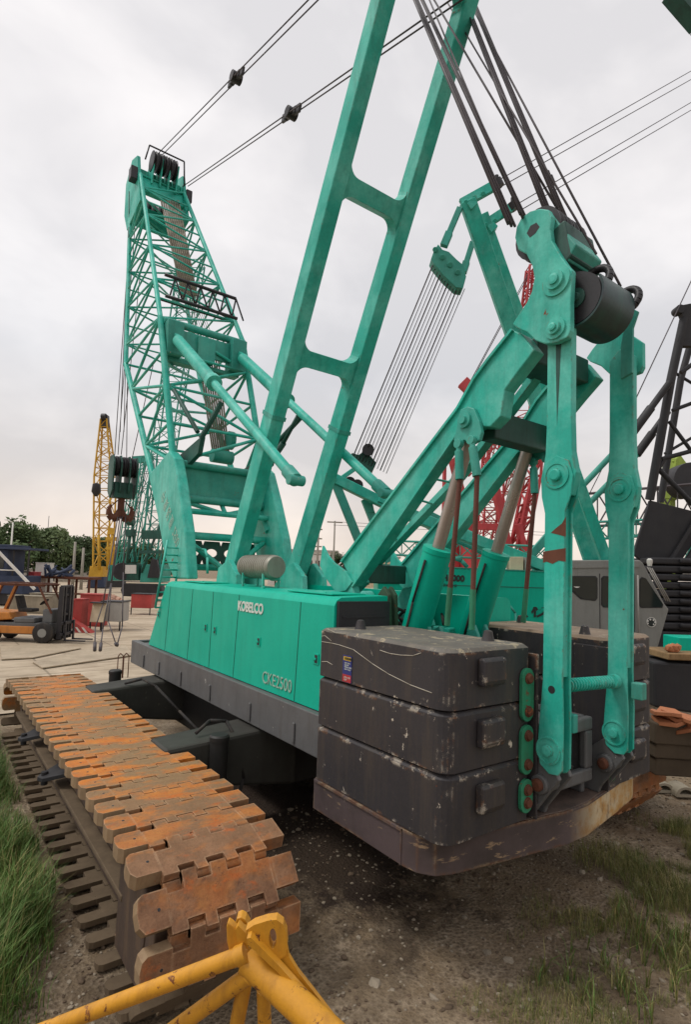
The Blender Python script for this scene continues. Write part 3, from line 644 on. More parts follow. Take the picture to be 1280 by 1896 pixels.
def f(b):
    th=[R(150+8*i) for i in range(24)]
    n=24; vs=[(x,pD.y+r*math.cos(a_),pD.z+r*math.sin(a_)) for x,r in ((4.56,.25),(4.56,.27),(5.10,.27),(5.10,.25)) for a_ in th]; fs=[]; sm=[]
    for k_ in range(4):
        for i in range(n-1): fs.append((k_*n+i,k_*n+i+1,((k_+1)%4)*n+i+1,((k_+1)%4)*n+i)); sm.append(True)
    fs+=[(0,n,2*n,3*n),(n-1,2*n-1,3*n-1,4*n-1)]; sm+=[False,False]; b.add(vs,fs,sm)
part('sheave_cover',GD,CR,f)
def ringpts(x,y,z,r,tl): n=22; return [(x+tl*math.sin(2*PI*i/n),y+r*math.cos(2*PI*i/n),z+r*math.sin(2*PI*i/n)) for i in range(n+1)]
part('guard_ring',DARK,CR,lambda b:b.path(ringpts(4.78,pD.y-.06,pD.z+.2,.14,.05),.036,10))
part('guard_ring',DARK,CR,lambda b:b.path(ringpts(5.15,pD.y-.16,pD.z+.10,.12,.04),.036,10))
for a_ in range(6): part('bolt',GLINKD,CR,lambda b:b.tube((4.575,pD.y+.15*math.cos(a_*1.05),pD.z+.15*math.sin(a_*1.05)),(4.62,pD.y+.15*math.cos(a_*1.05),pD.z+.15*math.sin(a_*1.05)),.022,n=6))
part('end_hub',TEALD,CR,lambda b:b.lathe((4.60,pD.y,pD.z),(-1,0,0),[(0,.09),(.04,.09),(.045,.05),(.07,.04)],18))
part('end_hub',GLINKD,CR,lambda b:b.lathe((5.10,pD.y,pD.z),(1,0,0),[(0,.24),(.02,.24),(.03,.16),(.08,.15),(.09,.05)],22))
def f(b):  # boxes between the upper and lower sheaves
    c=lerp(pA,pB,.5); b.prism([(4.515,c.y-.02,c.z-.26),(4.515,c.y-.24,c.z-.08),(4.515,c.y-.16,c.z+.3),(4.515,c.y+.04,c.z+.22)],(.5,0,0))
part('cover_box',TEALD,CR,f,.02)
def f(b):
    b.prism(pxpoly([(1020,402),(1024,396),(1050,430),(1068,452),(1052,485),(1040,470),(1022,440)],4.52),(.45,0,0))
part('rope_guard',TEALW,CR,f,.015)
def f(b):
    for i in range(5): b.path([(4.60+.08*i,pA.y-.1,pA.z-.15),(4.62+.08*i,pA.y-.26,pA.z-.34),(4.62+.08*i,pA.y-.28,pA.z-.5),(4.66+.07*i,pD.y-.02,pD.z+.26)],.02,8)
part('hydraulic_hose',DARK,CR,f)
sb_=[V((5.44,AY(px,py,2.72).y,AX(px,py,5.44).z)) for px,py in ((1160,640),(1163,600),(1176,574),(1184,578),(1172,612),(1170,690),(1150,704))]
sb_=[AX(px,py,5.5) for px,py in ((1150,640),(1158,600),(1174,572),(1182,576),(1172,606),(1171,690),(1150,702))]
part('side_bracket',TEALW,CR,lambda b:(b.prism(sb_,(.04,0,0))),.006)
# ---- hydraulic cylinders
for s in (0,1):
    fxm=mir if s else (lambda p:V(p))
    p0,p1,p2=V((4.62,4.78,1.9)),AX(812,1015,4.62),AX(872,800,4.62)
    p0=p1+(p1-p2).normalized()*1.35
    p0,p1,p2=fxm(p0),fxm(p1),fxm(p2); d=(p1-p0).normalized()
    cy=part('hydraulic_cylinder',TEALC,CR,lambda b:b.lathe(p0,d,[(0,.15),(.02,.165),((p1-p0).length-.06,.165),((p1-p0).length-.055,.172),((p1-p0).length,.172),((p1-p0).length+.005,.10)],28))
    part('cylinder_hose',RUBBER,cy,lambda b:b.path([p0+d*.15+V((-.17,-.03,0)),p0+d*.7+V((-.185,-.02,0)),p0+d*1.2+V((-.18,-.03,0))],.014,6)); part('piston_rod',CHROME,cy,lambda b:b.tube(p1,p2,.072,n=20))
# ---- hanger plates with shackles and rusty tie rods
for s in (0,1):
    f_=(lambda p:V((p[0]+1.3,p[1],p[2]))) if s else (lambda p:V(p)); x=4.44
    pl=[(850,770),(853,758),(866,752),(878,756),(888,780),(892,800),(888,815),(876,822),(860,815),(848,825),(840,815),(846,790)]
    poly=[f_(AX(a,c,x)) for a,c in pl]; hp_=part('hanger_plate',TEALW,CR,lambda b:b.prism(poly,(.05,0,0)),.01)
    c=f_(AX(862,778,x)); part('pin',TEALW,hp_,lambda b:b.lathe(c,(-1,0,0),[(0,.085),(.03,.085),(.031,.05),(.06,.045)],16))
    for (ax,ay,bx,by,cx_,cy_) in ((850,822,852,888,828,1158),(874,815,884,882,874,1166)):
        pa,pb_,pc=f_(AX(ax,ay,x-.03)),f_(AX(bx,by,x-.03)),f_(AX(cx_,cy_,x-.03))
        rd=part('tie_rod',RUSTROD,CR,lambda b:(b.tube(pb_,pc,.026,n=10)))
        part('shackle',TEALW,rd,lambda b:(b.lathe(pa+V((-.03,0,0)),(1,0,0),[(0,.05),(.06,.05)],12),b.tube(pa,lerp(pa,pb_,.25),.03,n=10),b.tube(lerp(pa,pb_,.2),pb_,.046,n=12)),.004)
        part('socket',GLINK,rd,lambda b:b.tube(lerp(pb_,pc,.74),pc,.03,n=10))
for x in (4.62,4.80,5.4,5.6): part('rod_anchor',TEALW,CR,lambda b:b.prism([(x,5.0,1.75),(x,4.35,1.75),(x,4.5,2.5),(x,4.62,2.72),(x,4.72,2.66),(x,4.76,2.4)],(.05,0,0)),.01)
for x in (4.40,4.50): part('anchor_bracket',GLINKD,CR,lambda b:b.prism([(x,5.3,2.3),(x,5.0,2.3),(x,5.06,3.05),(x,5.16,3.15),(x,5.26,3.05)],(.05,0,0)),.01)
# ---- tall mast
y0m,z0m=9.55,3.1; dm=V((0,-(9.55-5.76),(11.12-3.41))).normalized()
def mpt(z): t=(z-3.41)/dm.z; return V((0,9.55+dm.y*t,z))
nm=V((0,dm.z,-dm.y)) # towards front/up
def leg(x0,x1):
    def f(b):
        a,c=mpt(2.9),mpt(12.7); w0,w1=.40,.26
        A=[a,a-nm*w0]; C=[c,c-nm*w1]
        b.hexa([(x0,*A[1][1:]),(x1,*A[1][1:]),(x1,*A[0][1:]),(x0,*A[0][1:]),(x0,*C[1][1:]),(x1,*C[1][1:]),(x1,*C[0][1:]),(x0,*C[0][1:])])
    return f
L1=part('mast_leg',TEAL,CR,leg(4.34,4.58),.02); L2=part('mast_leg',TEAL,CR,leg(2*MID-4.58,2*MID-4.34),.02)
for zc in (6.85,9.15,11.9):
    def f(b,zc=zc):
        t0=mpt(zc); w=.33-(zc-6.85)*.015
        hh=.13; x0,x1=4.581,2*MID-4.581; r=.19; dep=w-.06
        # outline in the mast plane with filleted ends (u across, v along the mast)
        pts=[]; n=6
        def fil(cx,cv,a0,a1):
            for i in range(n+1):
                a=a0+(a1-a0)*i/n; pts.append((cx+r*math.cos(a),cv+r*math.sin(a)))
        fil(x0+r,-hh-r,PI,PI/2); fil(x1-r,-hh-r,PI/2,0); fil(x1-r,hh+r,0,-PI/2); fil(x0+r,hh+r,-PI/2,-PI)
        o=t0-nm*.03
        b.prism([V((u,0,0))+o+dm*v_ for u,v_ in pts],-nm*dep)
    part('mast_crossbeam',TEAL,CR,f,.012)
for L_,dx_ in ((L1,0),(L2,2*MID-4.58-4.34)): part('splice_collar',TEALW,L_,lambda b:[b.hexa([(x0,*(mpt(z)+nm*.01)[1:]),(x1,*(mpt(z)+nm*.01)[1:]),(x1,*(mpt(z)-nm*w)[1:]),(x0,*(mpt(z)-nm*w)[1:])]+[(x0,*(mpt(z+.06)+nm*.01)[1:]),(x1,*(mpt(z+.06)+nm*.01)[1:]),(x1,*(mpt(z+.06)-nm*w)[1:]),(x0,*(mpt(z+.06)-nm*w)[1:])]) for x0,x1,z,w in ((4.33+dx_,4.59+dx_,5.9,.37),)])
MH=mpt(12.7)-nm*.15
part('mast_head',TEALD,CR,lambda b:(b.box((4.2,MH.y-.3,MH.z-.25),(6.06,MH.y+.3,MH.z+.2))),.03)
def f(b):
    for i in range(10): sheave(b,(4.42+.155*i,MH.y-.35,MH.z-.15),(1,0,0),.33,.09,22)
part('mast_sheave_block',DARK,CR,f)
for x in (4.2,4.64,5.52,5.96): part('mast_foot',TEAL,CR,lambda b:b.prism([(x,9.9,1.75),(x,8.5,1.75),(x,8.75,3.2),(x,9.1,3.45),(x,9.5,3.3)],(.1,0,0)),.01)
# luffing ropes from the mast head to the gantry head
def f(b):
    mh=MH; 
    grp=[((771,0),(948,415),5,.022),((783,0),(972,402),3,.02),((797,0),(965,395),2,.012),((862,0),(1020,400),6,.022),((876,0),(1062,440),5,.022),((806,0),(1040,395),2,.012),((868,0),(1150,530),1,.02),((850,40),(1105,470),1,.018)]
    for (ax,ay),(bx,by),k_,r in grp:
        top=AY(ax,ay,5.6); bot=AY(bx,by,3.25 if bx<1100 else 2.6)
        ext=top+(top-bot)*.14
        for i in range(k_):
            off=V(((i-(k_-1)/2)*.026,(i%2)*.02,0)); b.tube(ext+off,bot+off,r*.6,n=6)
part('luffing_rope',ROPE,CR,f)
# pendants mast head -> boom head
def pend(p,q,knot):
    def f(b):
        for o in (-.085,.085): b.tube(V(p)+V((o,0,o*.5)),V(q)+V((o,0,o*.5)),.014,n=6)
    r_=part('pendant_line',ROPE,CR,f); k_=V(knot); d=(V(q)-V(p)).normalized()
    part('pendant_joint',DARK,r_,lambda b:(b.beam(k_-d*.26,k_+d*.26,.1,.14),b.tube(k_-V((.12,0,0)),k_+V((.12,0,0)),.12,n=12),b.beam(k_-d*.42,k_-d*.2,.06,.17),b.beam(k_+d*.2,k_+d*.42,.06,.17)),.01)
def pline(a,bx,ya,yb,kn):
    p,q=AY(*a,ya),AY(*bx,yb); e=p+(p-q)*.25
    # depth of the joint from its place along the line
    t=(kn[0]-a[0])/(bx[0]-a[0]); ra=(p-CAM); 
    best=min((((lambda w:(ray_px(w)[0]-kn[0])**2)(lerp(p,q,s/200)),s/200) for s in range(201)))[1]
    pend(e,q,lerp(p,q,best))
def ray_px(w):
    p=V(w)-CAM; c=XCm*p.x+YC*p.y+U*p.z; return CX+F*c.x/c.z,CY+F*c.y/c.z
pline((580,0),(290,292),8.0,17.6,(437,147)); pline((790,38),(343,345),5.9,17.4,(540,220))
# ---- boom
def quad(xl,rear,front): return [V((xl,rear[0],rear[1])),V((2*MID-xl,rear[0],rear[1])),V((2*MID-xl,front[0],front[1])),V((xl,front[0],front[1]))]
q0=quad(4.05,(11.72,5.5),(13.02,5.3)); q1=quad(4.05,(13.21,9.2),(16.04,8.85)); q2=quad(4.44,(17.3,15.3),(18.25,14.7))
def chords(b,A,B,r):
    for a,c in zip(A,B): b.tube(a,c,r,n=10)
def braces(b,A,B,n,r,skip=()):
    for k_ in range(4):
        if k_ in skip: continue
        a0,a1,b0,b1=A[k_],A[(k_+1)%4],B[k_],B[(k_+1)%4]
        for i in range(n):
            t0,t1=i/n,(i+1)/n
            if (i+k_)%2==0: p,q=lerp(a0,b0,t0),lerp(a1,b1,t1)
            else: p,q=lerp(a1,b1,t0),lerp(a0,b0,t1)
            b.tube(p,q,r,n=8,cap=False); b.tube(lerp(a0,b0,t1),lerp(a1,b1,t1),r*.9,n=8,cap=False)
def f(b):
    chords(b,q0,q1,.075); braces(b,q0,q1,4,.038)
    # interior diagonals
    for i in range(3): b.tube(lerp(q0[0],q1[0],i/3),lerp(q0[2],q1[2],(i+1)/3),.035,n=6,cap=False)
BB=part('boom_base_section',TEAL,CR,f)
def f(b):
    chords(b,q1,q2,.062); braces(b,q1,q2,9,.028)
    for i in range(5): b.tube(lerp(q1[0],q2[0],i/5),lerp(q1[2],q2[2],(i+1)/5),.026,n=6,cap=False)
BT=part('boom_top_section',TEAL,CR,f)
def fp(s):
    pts=[AX(a,c,4.05) for a,c in ((331,1072),(314,1030),(300,955),(283,880),(300,862),(322,836),(332,850),(341,905),(352,985),(357,1072))]
    pts=[mir(p) for p in pts] if s else pts
    return lambda b:b.prism([p+V((-.11,0,0)) for p in pts],(.22,0,0))
FP1=part('boom_foot_plate',TEAL,CR,fp(0),.03); FP2=part('boom_foot_plate',TEAL,CR,fp(1),.03)
a=AX(305,905,3.935); c=AX(334,1000,3.935)
dirn=(c-a); dirn.x=0
text('中 集 起 重  2500',.34,(3.936,a.y+.05,a.z),dirn,V((0,dirn.z,-dirn.y))*-1,LETS,'faded_lettering',FP1,ext=.002,sx=.62)
RCH=TEALW
def f(b):
    b.box((4.2,11.55,4.78),(6.06,11.95,5.42)); b.tube((4.16,11.5,5.46),(6.1,11.5,5.46),.08,n=10); b.tube((4.16,11.5,4.74),(6.1,11.5,4.74),.09,n=10)
part('cross_box',TEALW,CR,f,.012)
def f(b):
    for x in (4.16,6.10): b.tube((x,11.2,4.15),(x,11.9,5.0),.07,n=8)
    b.tube((4.16,11.35,3.95),(6.1,11.35,3.95),.085,n=10); b.tube((4.16,11.25,4.45),(6.1,11.25,4.45),.06,n=8)
    b.tube((4.2,11.3,3.9),(5.13,11.1,3.2),.06,n=8); b.tube((6.06,11.3,3.9),(5.13,11.1,3.2),.06,n=8)
    b.tube((4.2,11.6,4.7),(5.13,11.35,4.45),.05,n=8); b.tube((6.06,11.6,4.7),(5.13,11.35,4.45),.05,n=8)
    b.tube((5.13,11.6,4.7),(5.13,11.35,4.45),.05,n=8)
    b.tube((4.16,11.45,3.3),(6.1,11.45,3.3),.07,n=8)
part('foot_bracing',TEAL,CR,f)
def f(b):  # holed plate low in the boom foot
    x0,x1,z0,z1,y=4.3,5.96,3.36,3.86,11.5; n=4; w=(x1-x0)/n
    for i in range(n):
        cx=x0+w*(i+.5); cz=(z0+z1)/2; m_=16; ring_=[]
        for j in range(m_):
            a=2*PI*(j+.5)/m_; inn=(cx+.13*math.cos(a),y,cz+.09*math.sin(a)); s_=max(abs(math.cos(a))/(w/2),abs(math.sin(a))/((z1-z0)/2)); out=(cx+math.cos(a)/s_,y,cz+math.sin(a)/s_); ring_.append((inn,out))
        for j in range(m_):
            (i0,o0),(i1,o1)=ring_[j],ring_[(j+1)%m_]; b.prism([i0,o0,o1,i1],(0,.04,0))
part('holed_plate',TEALD,CR,f)
def f(b):
    b.box((4.2,13.02,8.15),(6.06,13.3,8.25)); b.box((4.9,12.9,8.3),(5.35,13.2,8.9)); b.box((4.12,12.8,8.25),(4.5,13.25,9.05)); b.box((5.76,12.8,8.25),(6.14,13.25,9.05)); b.tube((4.1,13.1,9.1),(6.16,13.1,9.1),.09,n=10); b.box((4.501,13.0,8.45),(5.759,13.08,8.95))
part('cross_box',TEALW,CR,f,.012)
def f(b):
    z=9.85
    for dy,dz in ((0,0),(.35,.05),(.15,.6)): b.tube((4.2,13.4+dy,z+dz),(6.1,13.4+dy,z+dz),.045,n=8)
    for i in range(6): x=4.3+i*.33; b.tube((x,13.4,z),(x+.16,13.55,z+.6),.022,n=6); b.tube((x+.16,13.55,z+.6),(x+.33,13.4,z),.022,n=6)
part('rope_guide_frame',DARK,CR,f)
# dark wedge brackets
part('wedge_bracket',TEALD,CR,lambda b:(b.prism(pxpoly([(318,858),(326,848),(372,808),(366,840),(345,862),(322,878)],4.25),(.1,0,0)),b.tube(AX(372,812,4.3),AX(410,745,4.6),.06,n=8),b.tube(AX(366,800,4.3),AX(322,722,4.1),.05,n=8)),.008)
part('wedge_bracket',TEALD,CR,lambda b:(b.prism([mir(p)-V((.1,0,0)) for p in pxpoly([(318,858),(326,848),(372,808),(366,840),(345,862),(322,878)],4.25)],(.1,0,0)),b.tube(AX(485,850,5.9),AX(560,770,6.1),.055,n=8)),.008)
# boom head
def f(b):
    p=[(17.25,15.15),(16.85,14.2),(18.2,13.9),(18.65,14.6),(18.7,15.7),(18.1,16.2),(17.5,16.0)]
    for x in (4.36,5.80): b.prism([(x,y,z) for y,z in p],(.1,0,0))
    b.prism([(4.47,17.15,14.75),(4.47,17.35,15.35),(4.47,17.5,15.3),(4.47,17.3,14.7)],(1.32,0,0)); b.box((4.47,18.2,14.2),(5.79,18.3,14.9)); b.box((4.47,17.6,15.5),(5.79,17.75,15.7))
    for x in (4.75,5.0,5.25,5.5): b.prism([(x,17.2,15.1),(x,17.0,15.9),(x,17.5,16.1),(x,17.9,15.3)],(.04,0,0))
BH=part('boom_head',TEAL,CR,f,.012)
for i in range(5): part('head_sheave',DARK,BH,lambda b:sheave(b,(4.78+.16*i,17.25,15.85),(1,0,0),.3,.1,20)); part('head_sheave',DARK,BH,lambda b:sheave(b,(4.7+.2*i,18.75,15.1),(1,0,0),.33,.1,20))
part('guard_rail',DARK,BH,lambda b:(b.path([(4.5,17.1,15.7),(4.6,17.1,16.2),(5.7,17.1,16.2),(5.75,17.1,15.4)],.025,6)))
part('pendant_lug',DARK,BH,lambda b:b.box((5.9,17.3,15.1),(6.1,17.6,15.5)),.02); part('pendant_lug',DARK,BH,lambda b:b.box((4.16,17.3,15.1),(4.36,17.6,15.5)),.02)
# hoist ropes inside the boom
def f(b):
    for i in range(9):
        t=i/8
        p=AY(298+32*t,372,17.0); q=AY(338+26*t,548,14.4); b.tube(p,q,.03,n=5)
        p=AY(366+36*t,642+4*t,13.6); q=AY(394+30*t,838+6*t,12.4); b.tube(p,q,.023,n=5); b.tube(AY(338+26*t,548,14.4),AY(366+36*t,642+4*t,13.6),.008,n=4)
part('hoist_rope_bundle',ROPET,CR,f)
part('rope_drum',TEALW,CR,lambda b:(b.lathe(AY(392,843,12.3),(1,0,0),[(0,.05),(0,.16),(.5,.16),(.5,.05)],16),b.lathe(AY(422,815,12.4),(1,0,0),[(0,.05),(0,.22),(.12,.22),(.12,.05)],18)))
# ---- telescopic backstops
for s in (0,1):
    g=mir if s else (lambda p:V(p))
    top=g((4.31,12.61,8.5)); bot=g((4.26,7.04,4.62)); d=(bot-top).normalized(); L=(bot-top).length
    bs=part('backstop_tube',TEAL,CR,lambda b:(b.tube(lerp(top,bot,.4),lerp(top,bot,.97),.085,n=16)))
    part('outer_sleeve',TEAL,bs,lambda b:(b.tube(top,lerp(top,bot,.4),.135,n=18),b.tube(lerp(top,bot,.385),lerp(top,bot,.41),.165,n=18),b.beam(top-d*.25,top,.1,.2)))
    part('end_fitting',TEALW,bs,lambda b:(b.tube(lerp(top,bot,.955),bot,.11,n=16),b.tube(bot-V((.13,0,0)),bot+V((.13,0,0)),.08,n=14)),.01)
part('backstop_brace',TEALD,CR,lambda b:(b.tube(AX(486,878,5.95),AX(525,820,6.0),.07,n=8),b.tube(AX(525,820,6.0),AX(553,768,6.0),.045,n=8)))
# ---- hoist ropes hanging from the boom head
def f(b):
    for (ax,ay),(bx,by) in (((231,560),(212,842)),((236,600),(218,842)),((240,690),(224,842)),((236,640),(234,850)),((262,770),(244,850))):
        p,q=AY(ax,ay,18.9),AY(bx,by,19.7); p=q+(p-q)*(3.0 if ax<237 else 2.2); 
        if p.z>15: p=lerp(q,p,(15-q.z)/(p.z-q.z))
        b.tube(p,q,.014,n=5)
    for k_ in (0,1): b.tube(AX(238,420,4.3),AX(222+k_*7,800,4.5),.012,n=5)
part('hoist_rope',ROPE,CR,f)
exec(compile('''
# ================================================================ HOOK BLOCK
c=AY(226,900,19.7)
HK=root('hook_block',(c.x,c.y,c.z-1.1),'greasy green multi-sheave hook block with brown double hook hanging left of the boom','hook block')
def f(b):
    for i in range(6): sheave(b,(c.x-.3+.12*i,c.y,c.z+.65),(1,0,0),.34,.1,20)
part('sheave_set',DARK,HK,f)
def f(b):
    for x in (-.40,-.16,.12,.36): b.prism([(c.x+x,c.y-.36,c.z+.75),(c.x+x,c.y-.2,c.z+1.0),(c.x+x,c.y+.2,c.z+1.0),(c.x+x,c.y+.36,c.z+.75),(c.x+x,c.y+.3,c.z-.2),(c.x+x,c.y,c.z-.45),(c.x+x,c.y-.3,c.z-.2)],(.05,0,0))
    b.box((c.x-.3,c.y-.2,c.z-.42),(c.x+.3,c.y+.2,c.z+.1))
part('side_plate',TEALD,HK,f,.015)
def f(b):
    z=c.z-.5; b.tube((c.x,c.y,z+.1),(c.x,c.y,z-.35),.11,n=14)
    for s in (-1,1):
        pts=[(c.x+s*x,c.y,z-y) for x,y in ((0,.35),(.1,.55),(.25,.62),(.36,.5),(.38,.3),(.32,.16))]; rr=[.13,.14,.13,.11,.08,.04]
        for i in range(5): b.tube(pts[i],pts[i+1],rr[i],rr[i+1],n=12)
        b.tube((c.x+s*.12,c.y,z),(c.x+s*.3,c.y,z-.2),.02,n=6)
part('double_hook',RUST,HK,f)
# slings hanging from the hook
SL_=[((218,955),(190,1120),(176,1162),(175,1205)),((222,955),(205,1080),(190,1165),(185,1205)),((226,955),(206,1080),(200,1150),(215,1195)),((232,955),(228,1060),(226,1160),(216,1196))]
labs=['thin black wire sling ending far left below the hook block','thin black wire sling hanging second from the left below the hook','wire sling bending right at its lower end below the hook','rightmost wire sling below the hook, hanging near the grey deck']
for pts,lb in zip(SL_,labs):
    yy=19.6; b=MB(); P3=[AY(px,py,yy-(py-955)*.012) for px,py in pts]; b.path(P3,.018,6); b.tube(P3[-1],lerp(P3[-1],P3[-2],.35 if pts[0][0]<224 else .1),.045,n=8)
    tag(b.build('wire_sling',ROPE),lb,'sling','wire slings hanging below the hook block')
b=MB(); g0=AZ(216,1256,0.06); 
for dx in (0,.16): b.path([g0+V((dx,0,0)),g0+V((dx,0,.62)),g0+V((dx+.06,0,.70)),g0+V((dx+.14,0,.62)),g0+V((dx+.14,0,0))],.014,6)
tag(b.build('wire_stand',RUST),'small rusty bent wire stand on the ground by the grey deck front','wire stand')
''','hook','exec'))
# ================================================================ YELLOW FOREGROUND PIECE
YF=root('lattice_jib_end',(1.1,2.0,0),'bright yellow tubular jib end with pin-hole lug, close in front at bottom','jib section')
dd=2.05
J=D(452,1758,dd); K=D(476,1795,dd)
def down(px0,py0,px1,py1,d0,d1,z=0.0):
    p,q=D(px0,py0,d0),D(px1,py1,d1); t=(z-p.z)/(q.z-p.z) if q.z<p.z-.05 else 1.6
    return p, p+(q-p)*max(1,min(t,5))
def tb(p,q,r): return lambda b:b.tube(p,q,r,n=24)
p,q=down(448,1768,100,1900,2.05,2.35); q=p+(q-p).normalized()*2.4; part('chord_tube',YEL,YF,tb(p,q,.030))
p,q=down(468,1800,330,1900,2.05,2.2); q=p+(q-p).normalized()*2.2; part('brace_tube',YEL,YF,tb(p,q,.030))
p,q=D(482,1796,2.05),D(600,1905,1.93); qq=p+(q-p).normalized()*1.5; part('main_tube',YEL,YF,tb(p-(q-p).normalized()*.06,qq,.052))
for (x0,y0,x1,y1,r) in ((455,1810,438,1900,.028),(488,1830,490,1900,.026)):
    p=D(x0,y0,2.1); q=D(x1,y1,2.14); q=p+(q-p).normalized()*1.9; part('brace_tube',YEL,YF,tb(p,q,r))
# lug plates
fwd=(D(500,1740,3)-D(500,1740,2)).normalized(); 
def lugpl(off,pts,hole,d,thk,name):
    def f(b):
        P3=[D(x,y,d) for x,y in pts]; 
        if hole:
            hx,hy,ra,rb=hole; n=24; out=[]; 
            # ring between hole and outline, outline resampled by angle
            def outl(a):
                dx,dy=math.cos(a),math.sin(a); best=None
                for i in range(len(pts)):
                    x1,y1=pts[i]; x2,y2=pts[(i+1)%len(pts)]; ex,ey=x2-x1,y2-y1; den=dx*ey-dy*ex
                    if abs(den)<1e-9: continue
                    t=((x1-hx)*ey-(y1-hy)*ex)/den; u=((x1-hx)*dy-(y1-hy)*dx)/den
                    if t>0 and -1e-6<=u<=1+1e-6 and (best is None or t<best): best=t
                return hx+dx*best,hy+dy*best
            angs=sorted([2*PI*i/n for i in range(n)]+[math.atan2(y-hy,x-hx)%(2*PI) for x,y in pts])
            a2=[]
            for a in angs:
                if not a2 or a-a2[-1]>1e-3: a2.append(a)
            for i in range(len(a2)):
                a,c=a2[i],a2[(i+1)%len(a2)]
                q=[(hx+ra*math.cos(a),hy+rb*math.sin(a)),outl(a),outl(c),(hx+ra*math.cos(c),hy+rb*math.sin(c))]
                b.prism([D(x,y,d) for x,y in q],off*thk)
        else: b.prism(P3,off*thk)
    part(name,YEL,YF,f,.0)
nrm=V((.55,.75,.15)).normalized()
lugpl(nrm,[(455,1723),(470,1713),(495,1705),(512,1703),(524,1712),(530,1728),(532,1752),(530,1768),(512,1782),(500,1775),(480,1760),(458,1740)],(505,1738,7,19),2.03,.035,'lug_plate')
part('gusset',YEL,YF,lambda b:(b.prism([D(x,y,2.04) for x,y in ((498,1772),(531,1752),(535,1772),(552,1800),(585,1842),(622,1890),(625,1912),(600,1905),(556,1850),(520,1812))],nrm*.02),
    b.prism([D(x,y,2.0) for x,y in ((457,1738),(464,1736),(520,1792),(610,1893),(604,1899),(515,1802),(458,1748))],nrm*.03)),.0)
lugpl(nrm,[(436,1722),(441,1714),(449,1722),(457,1730),(460,1762),(448,1768),(440,1752)],None,2.06,.03,'end_plate')
part('side_lug',YEL,YF,lambda b:(b.prism([D(x,y,2.08) for x,y in ((419,1716),(422,1708),(430,1714),(440,1724),(454,1722),(455,1728),(444,1740),(440,1762),(424,1762),(420,1745))],nrm*.03),
   b.prism([D(x,y,2.12) for x,y in ((436,1710),(438,1701),(446,1698),(454,1703),(462,1716),(452,1722),(440,1720))],nrm*.04)),.004)
part('weld_collar',YEL,YF,lambda b:(b.tube(D(458,1762,2.05),D(440,1771,2.055),.035,n=20),b.tube(D(474,1796,2.05),D(462,1806,2.055),.035,n=20)))
# ================================================================ GRASS, STONES
def grassmat(name,c1,c2):
    k=NT(name); base=k.mix(k.ramp(k.noise(1.7,5,.7),.35,.65),lin(c1),lin(c2)); base=k.mix(k.ramp(k.noise(16,3),.45,.7),base,lin((96,98,50)))
    return k.fin(base,.6,0,.3)
GR=grassmat('grass_blades',(62,96,40),(98,130,60)); GRW=grassmat('olive_weeds',(78,94,44),(112,118,64)); GRD=grassmat('dry_grass_blades',(122,116,70),(160,146,96))
rnd=random.Random(11)
def blade(b,x,y,h,w,mi):
    z=ground_h(x,y)-.01; a=rnd.uniform(0,2*PI); dx,dy=math.cos(a),math.sin(a); px,py=-dy*w,dx*w; le=rnd.uniform(.15,.75)*h
    p0=(x-px,y-py,z); p1=(x+px,y+py,z); m0=(x-px*.8+dx*le*.35,y-py*.8+dy*le*.35,z+h*.6); m1=(x+px*.8+dx*le*.35,y+py*.8+dy*le*.35,z+h*.6); t=(x+dx*le,y+dy*le,z+h*rnd.uniform(.75,1)); 
    b.mi=mi; b.add([p0,p1,m1,m0,t],[(0,1,2,3),(3,2,4)])
b=MB()
for _ in range(400000):
    if len(b.f)>76000: break
    x,y=rnd.uniform(-.8,1.3),rnd.uniform(1.6,12.5)
    n_=NZ.noise(V((x*1.3,y*1.3,2)))
    dens=1 if y>4.6 else .16
    edge=1.22+.14*NZ.noise(V((x*3,y*3,0)))
    if y<6.2 : edge-=(6.2-y)*.2
    if x>edge or rnd.random()>dens*(.75+n_): continue
    tall=(.42 if y>4.8 else .13)*(1+.7*n_)*rnd.uniform(.5,1.4)*(1 if x<edge-.25 else .55)
    blade(b,x,y,tall,rnd.uniform(.002,.0046),1 if rnd.random()<.16 else 0)
cnt=len(b.f)
for _ in range(900000):
    if len(b.f)>cnt+110000: break
    x,y=rnd.uniform(2.1,9),rnd.uniform(1.0,5.4)
    n_=NZ.noise(V((x*1.1+5,y*1.1,2)))+.5*NZ.noise(V((x*4,y*4,7)))
    # grassy wedge lower right of the frame
    g=(x-2.5)*.4+(3.2-y)*.75+n_*.8+.12
    if y>3.0+.1*(x-5): g-=(y-3.0)*1.4
    if g<.0 or n_+.35*NZ.noise(V((x*9,y*9,3)))<-.05 or rnd.random()>min(1,g*.6): continue
    tall=(.04+.055*max(0,min(1,(x-3.4)*.4)))*(1+.8*n_)*rnd.uniform(.4,1.8)
    blade(b,x,y,tall,rnd.uniform(.001,.0024),1 if rnd.random()<.45 else 2)
for _ in range(110):   # a few broad weeds
    x,y=rnd.uniform(4.2,6.2),rnd.uniform(2.1,3.0); 
    for j in range(4): blade(b,x,y,rnd.uniform(.12,.32),.0045,rnd.choice((0,2,1)))
tag(b.build('grass',[GR,GRD,GRW]),'tall green grass beside the track and patchy grass at lower right','grass',kind='stuff')
STONE=paint('pale_stone',(150,138,120),.85,.25,.4,(100,86,70),fs=6); STONED=paint('brown_stone',(100,84,68),.9,.25,.4,fs=6)
b=MB()
ico=[V(v).normalized() for v in ((0,0,1),(.9,0,.45),(.28,.85,.45),(-.72,.53,.45),(-.72,-.53,.45),(.28,-.85,.45),(.72,.53,-.45),(-.28,.85,-.45),(-.9,0,-.45),(-.28,-.85,-.45),(.72,-.53,-.45),(0,0,-1))]
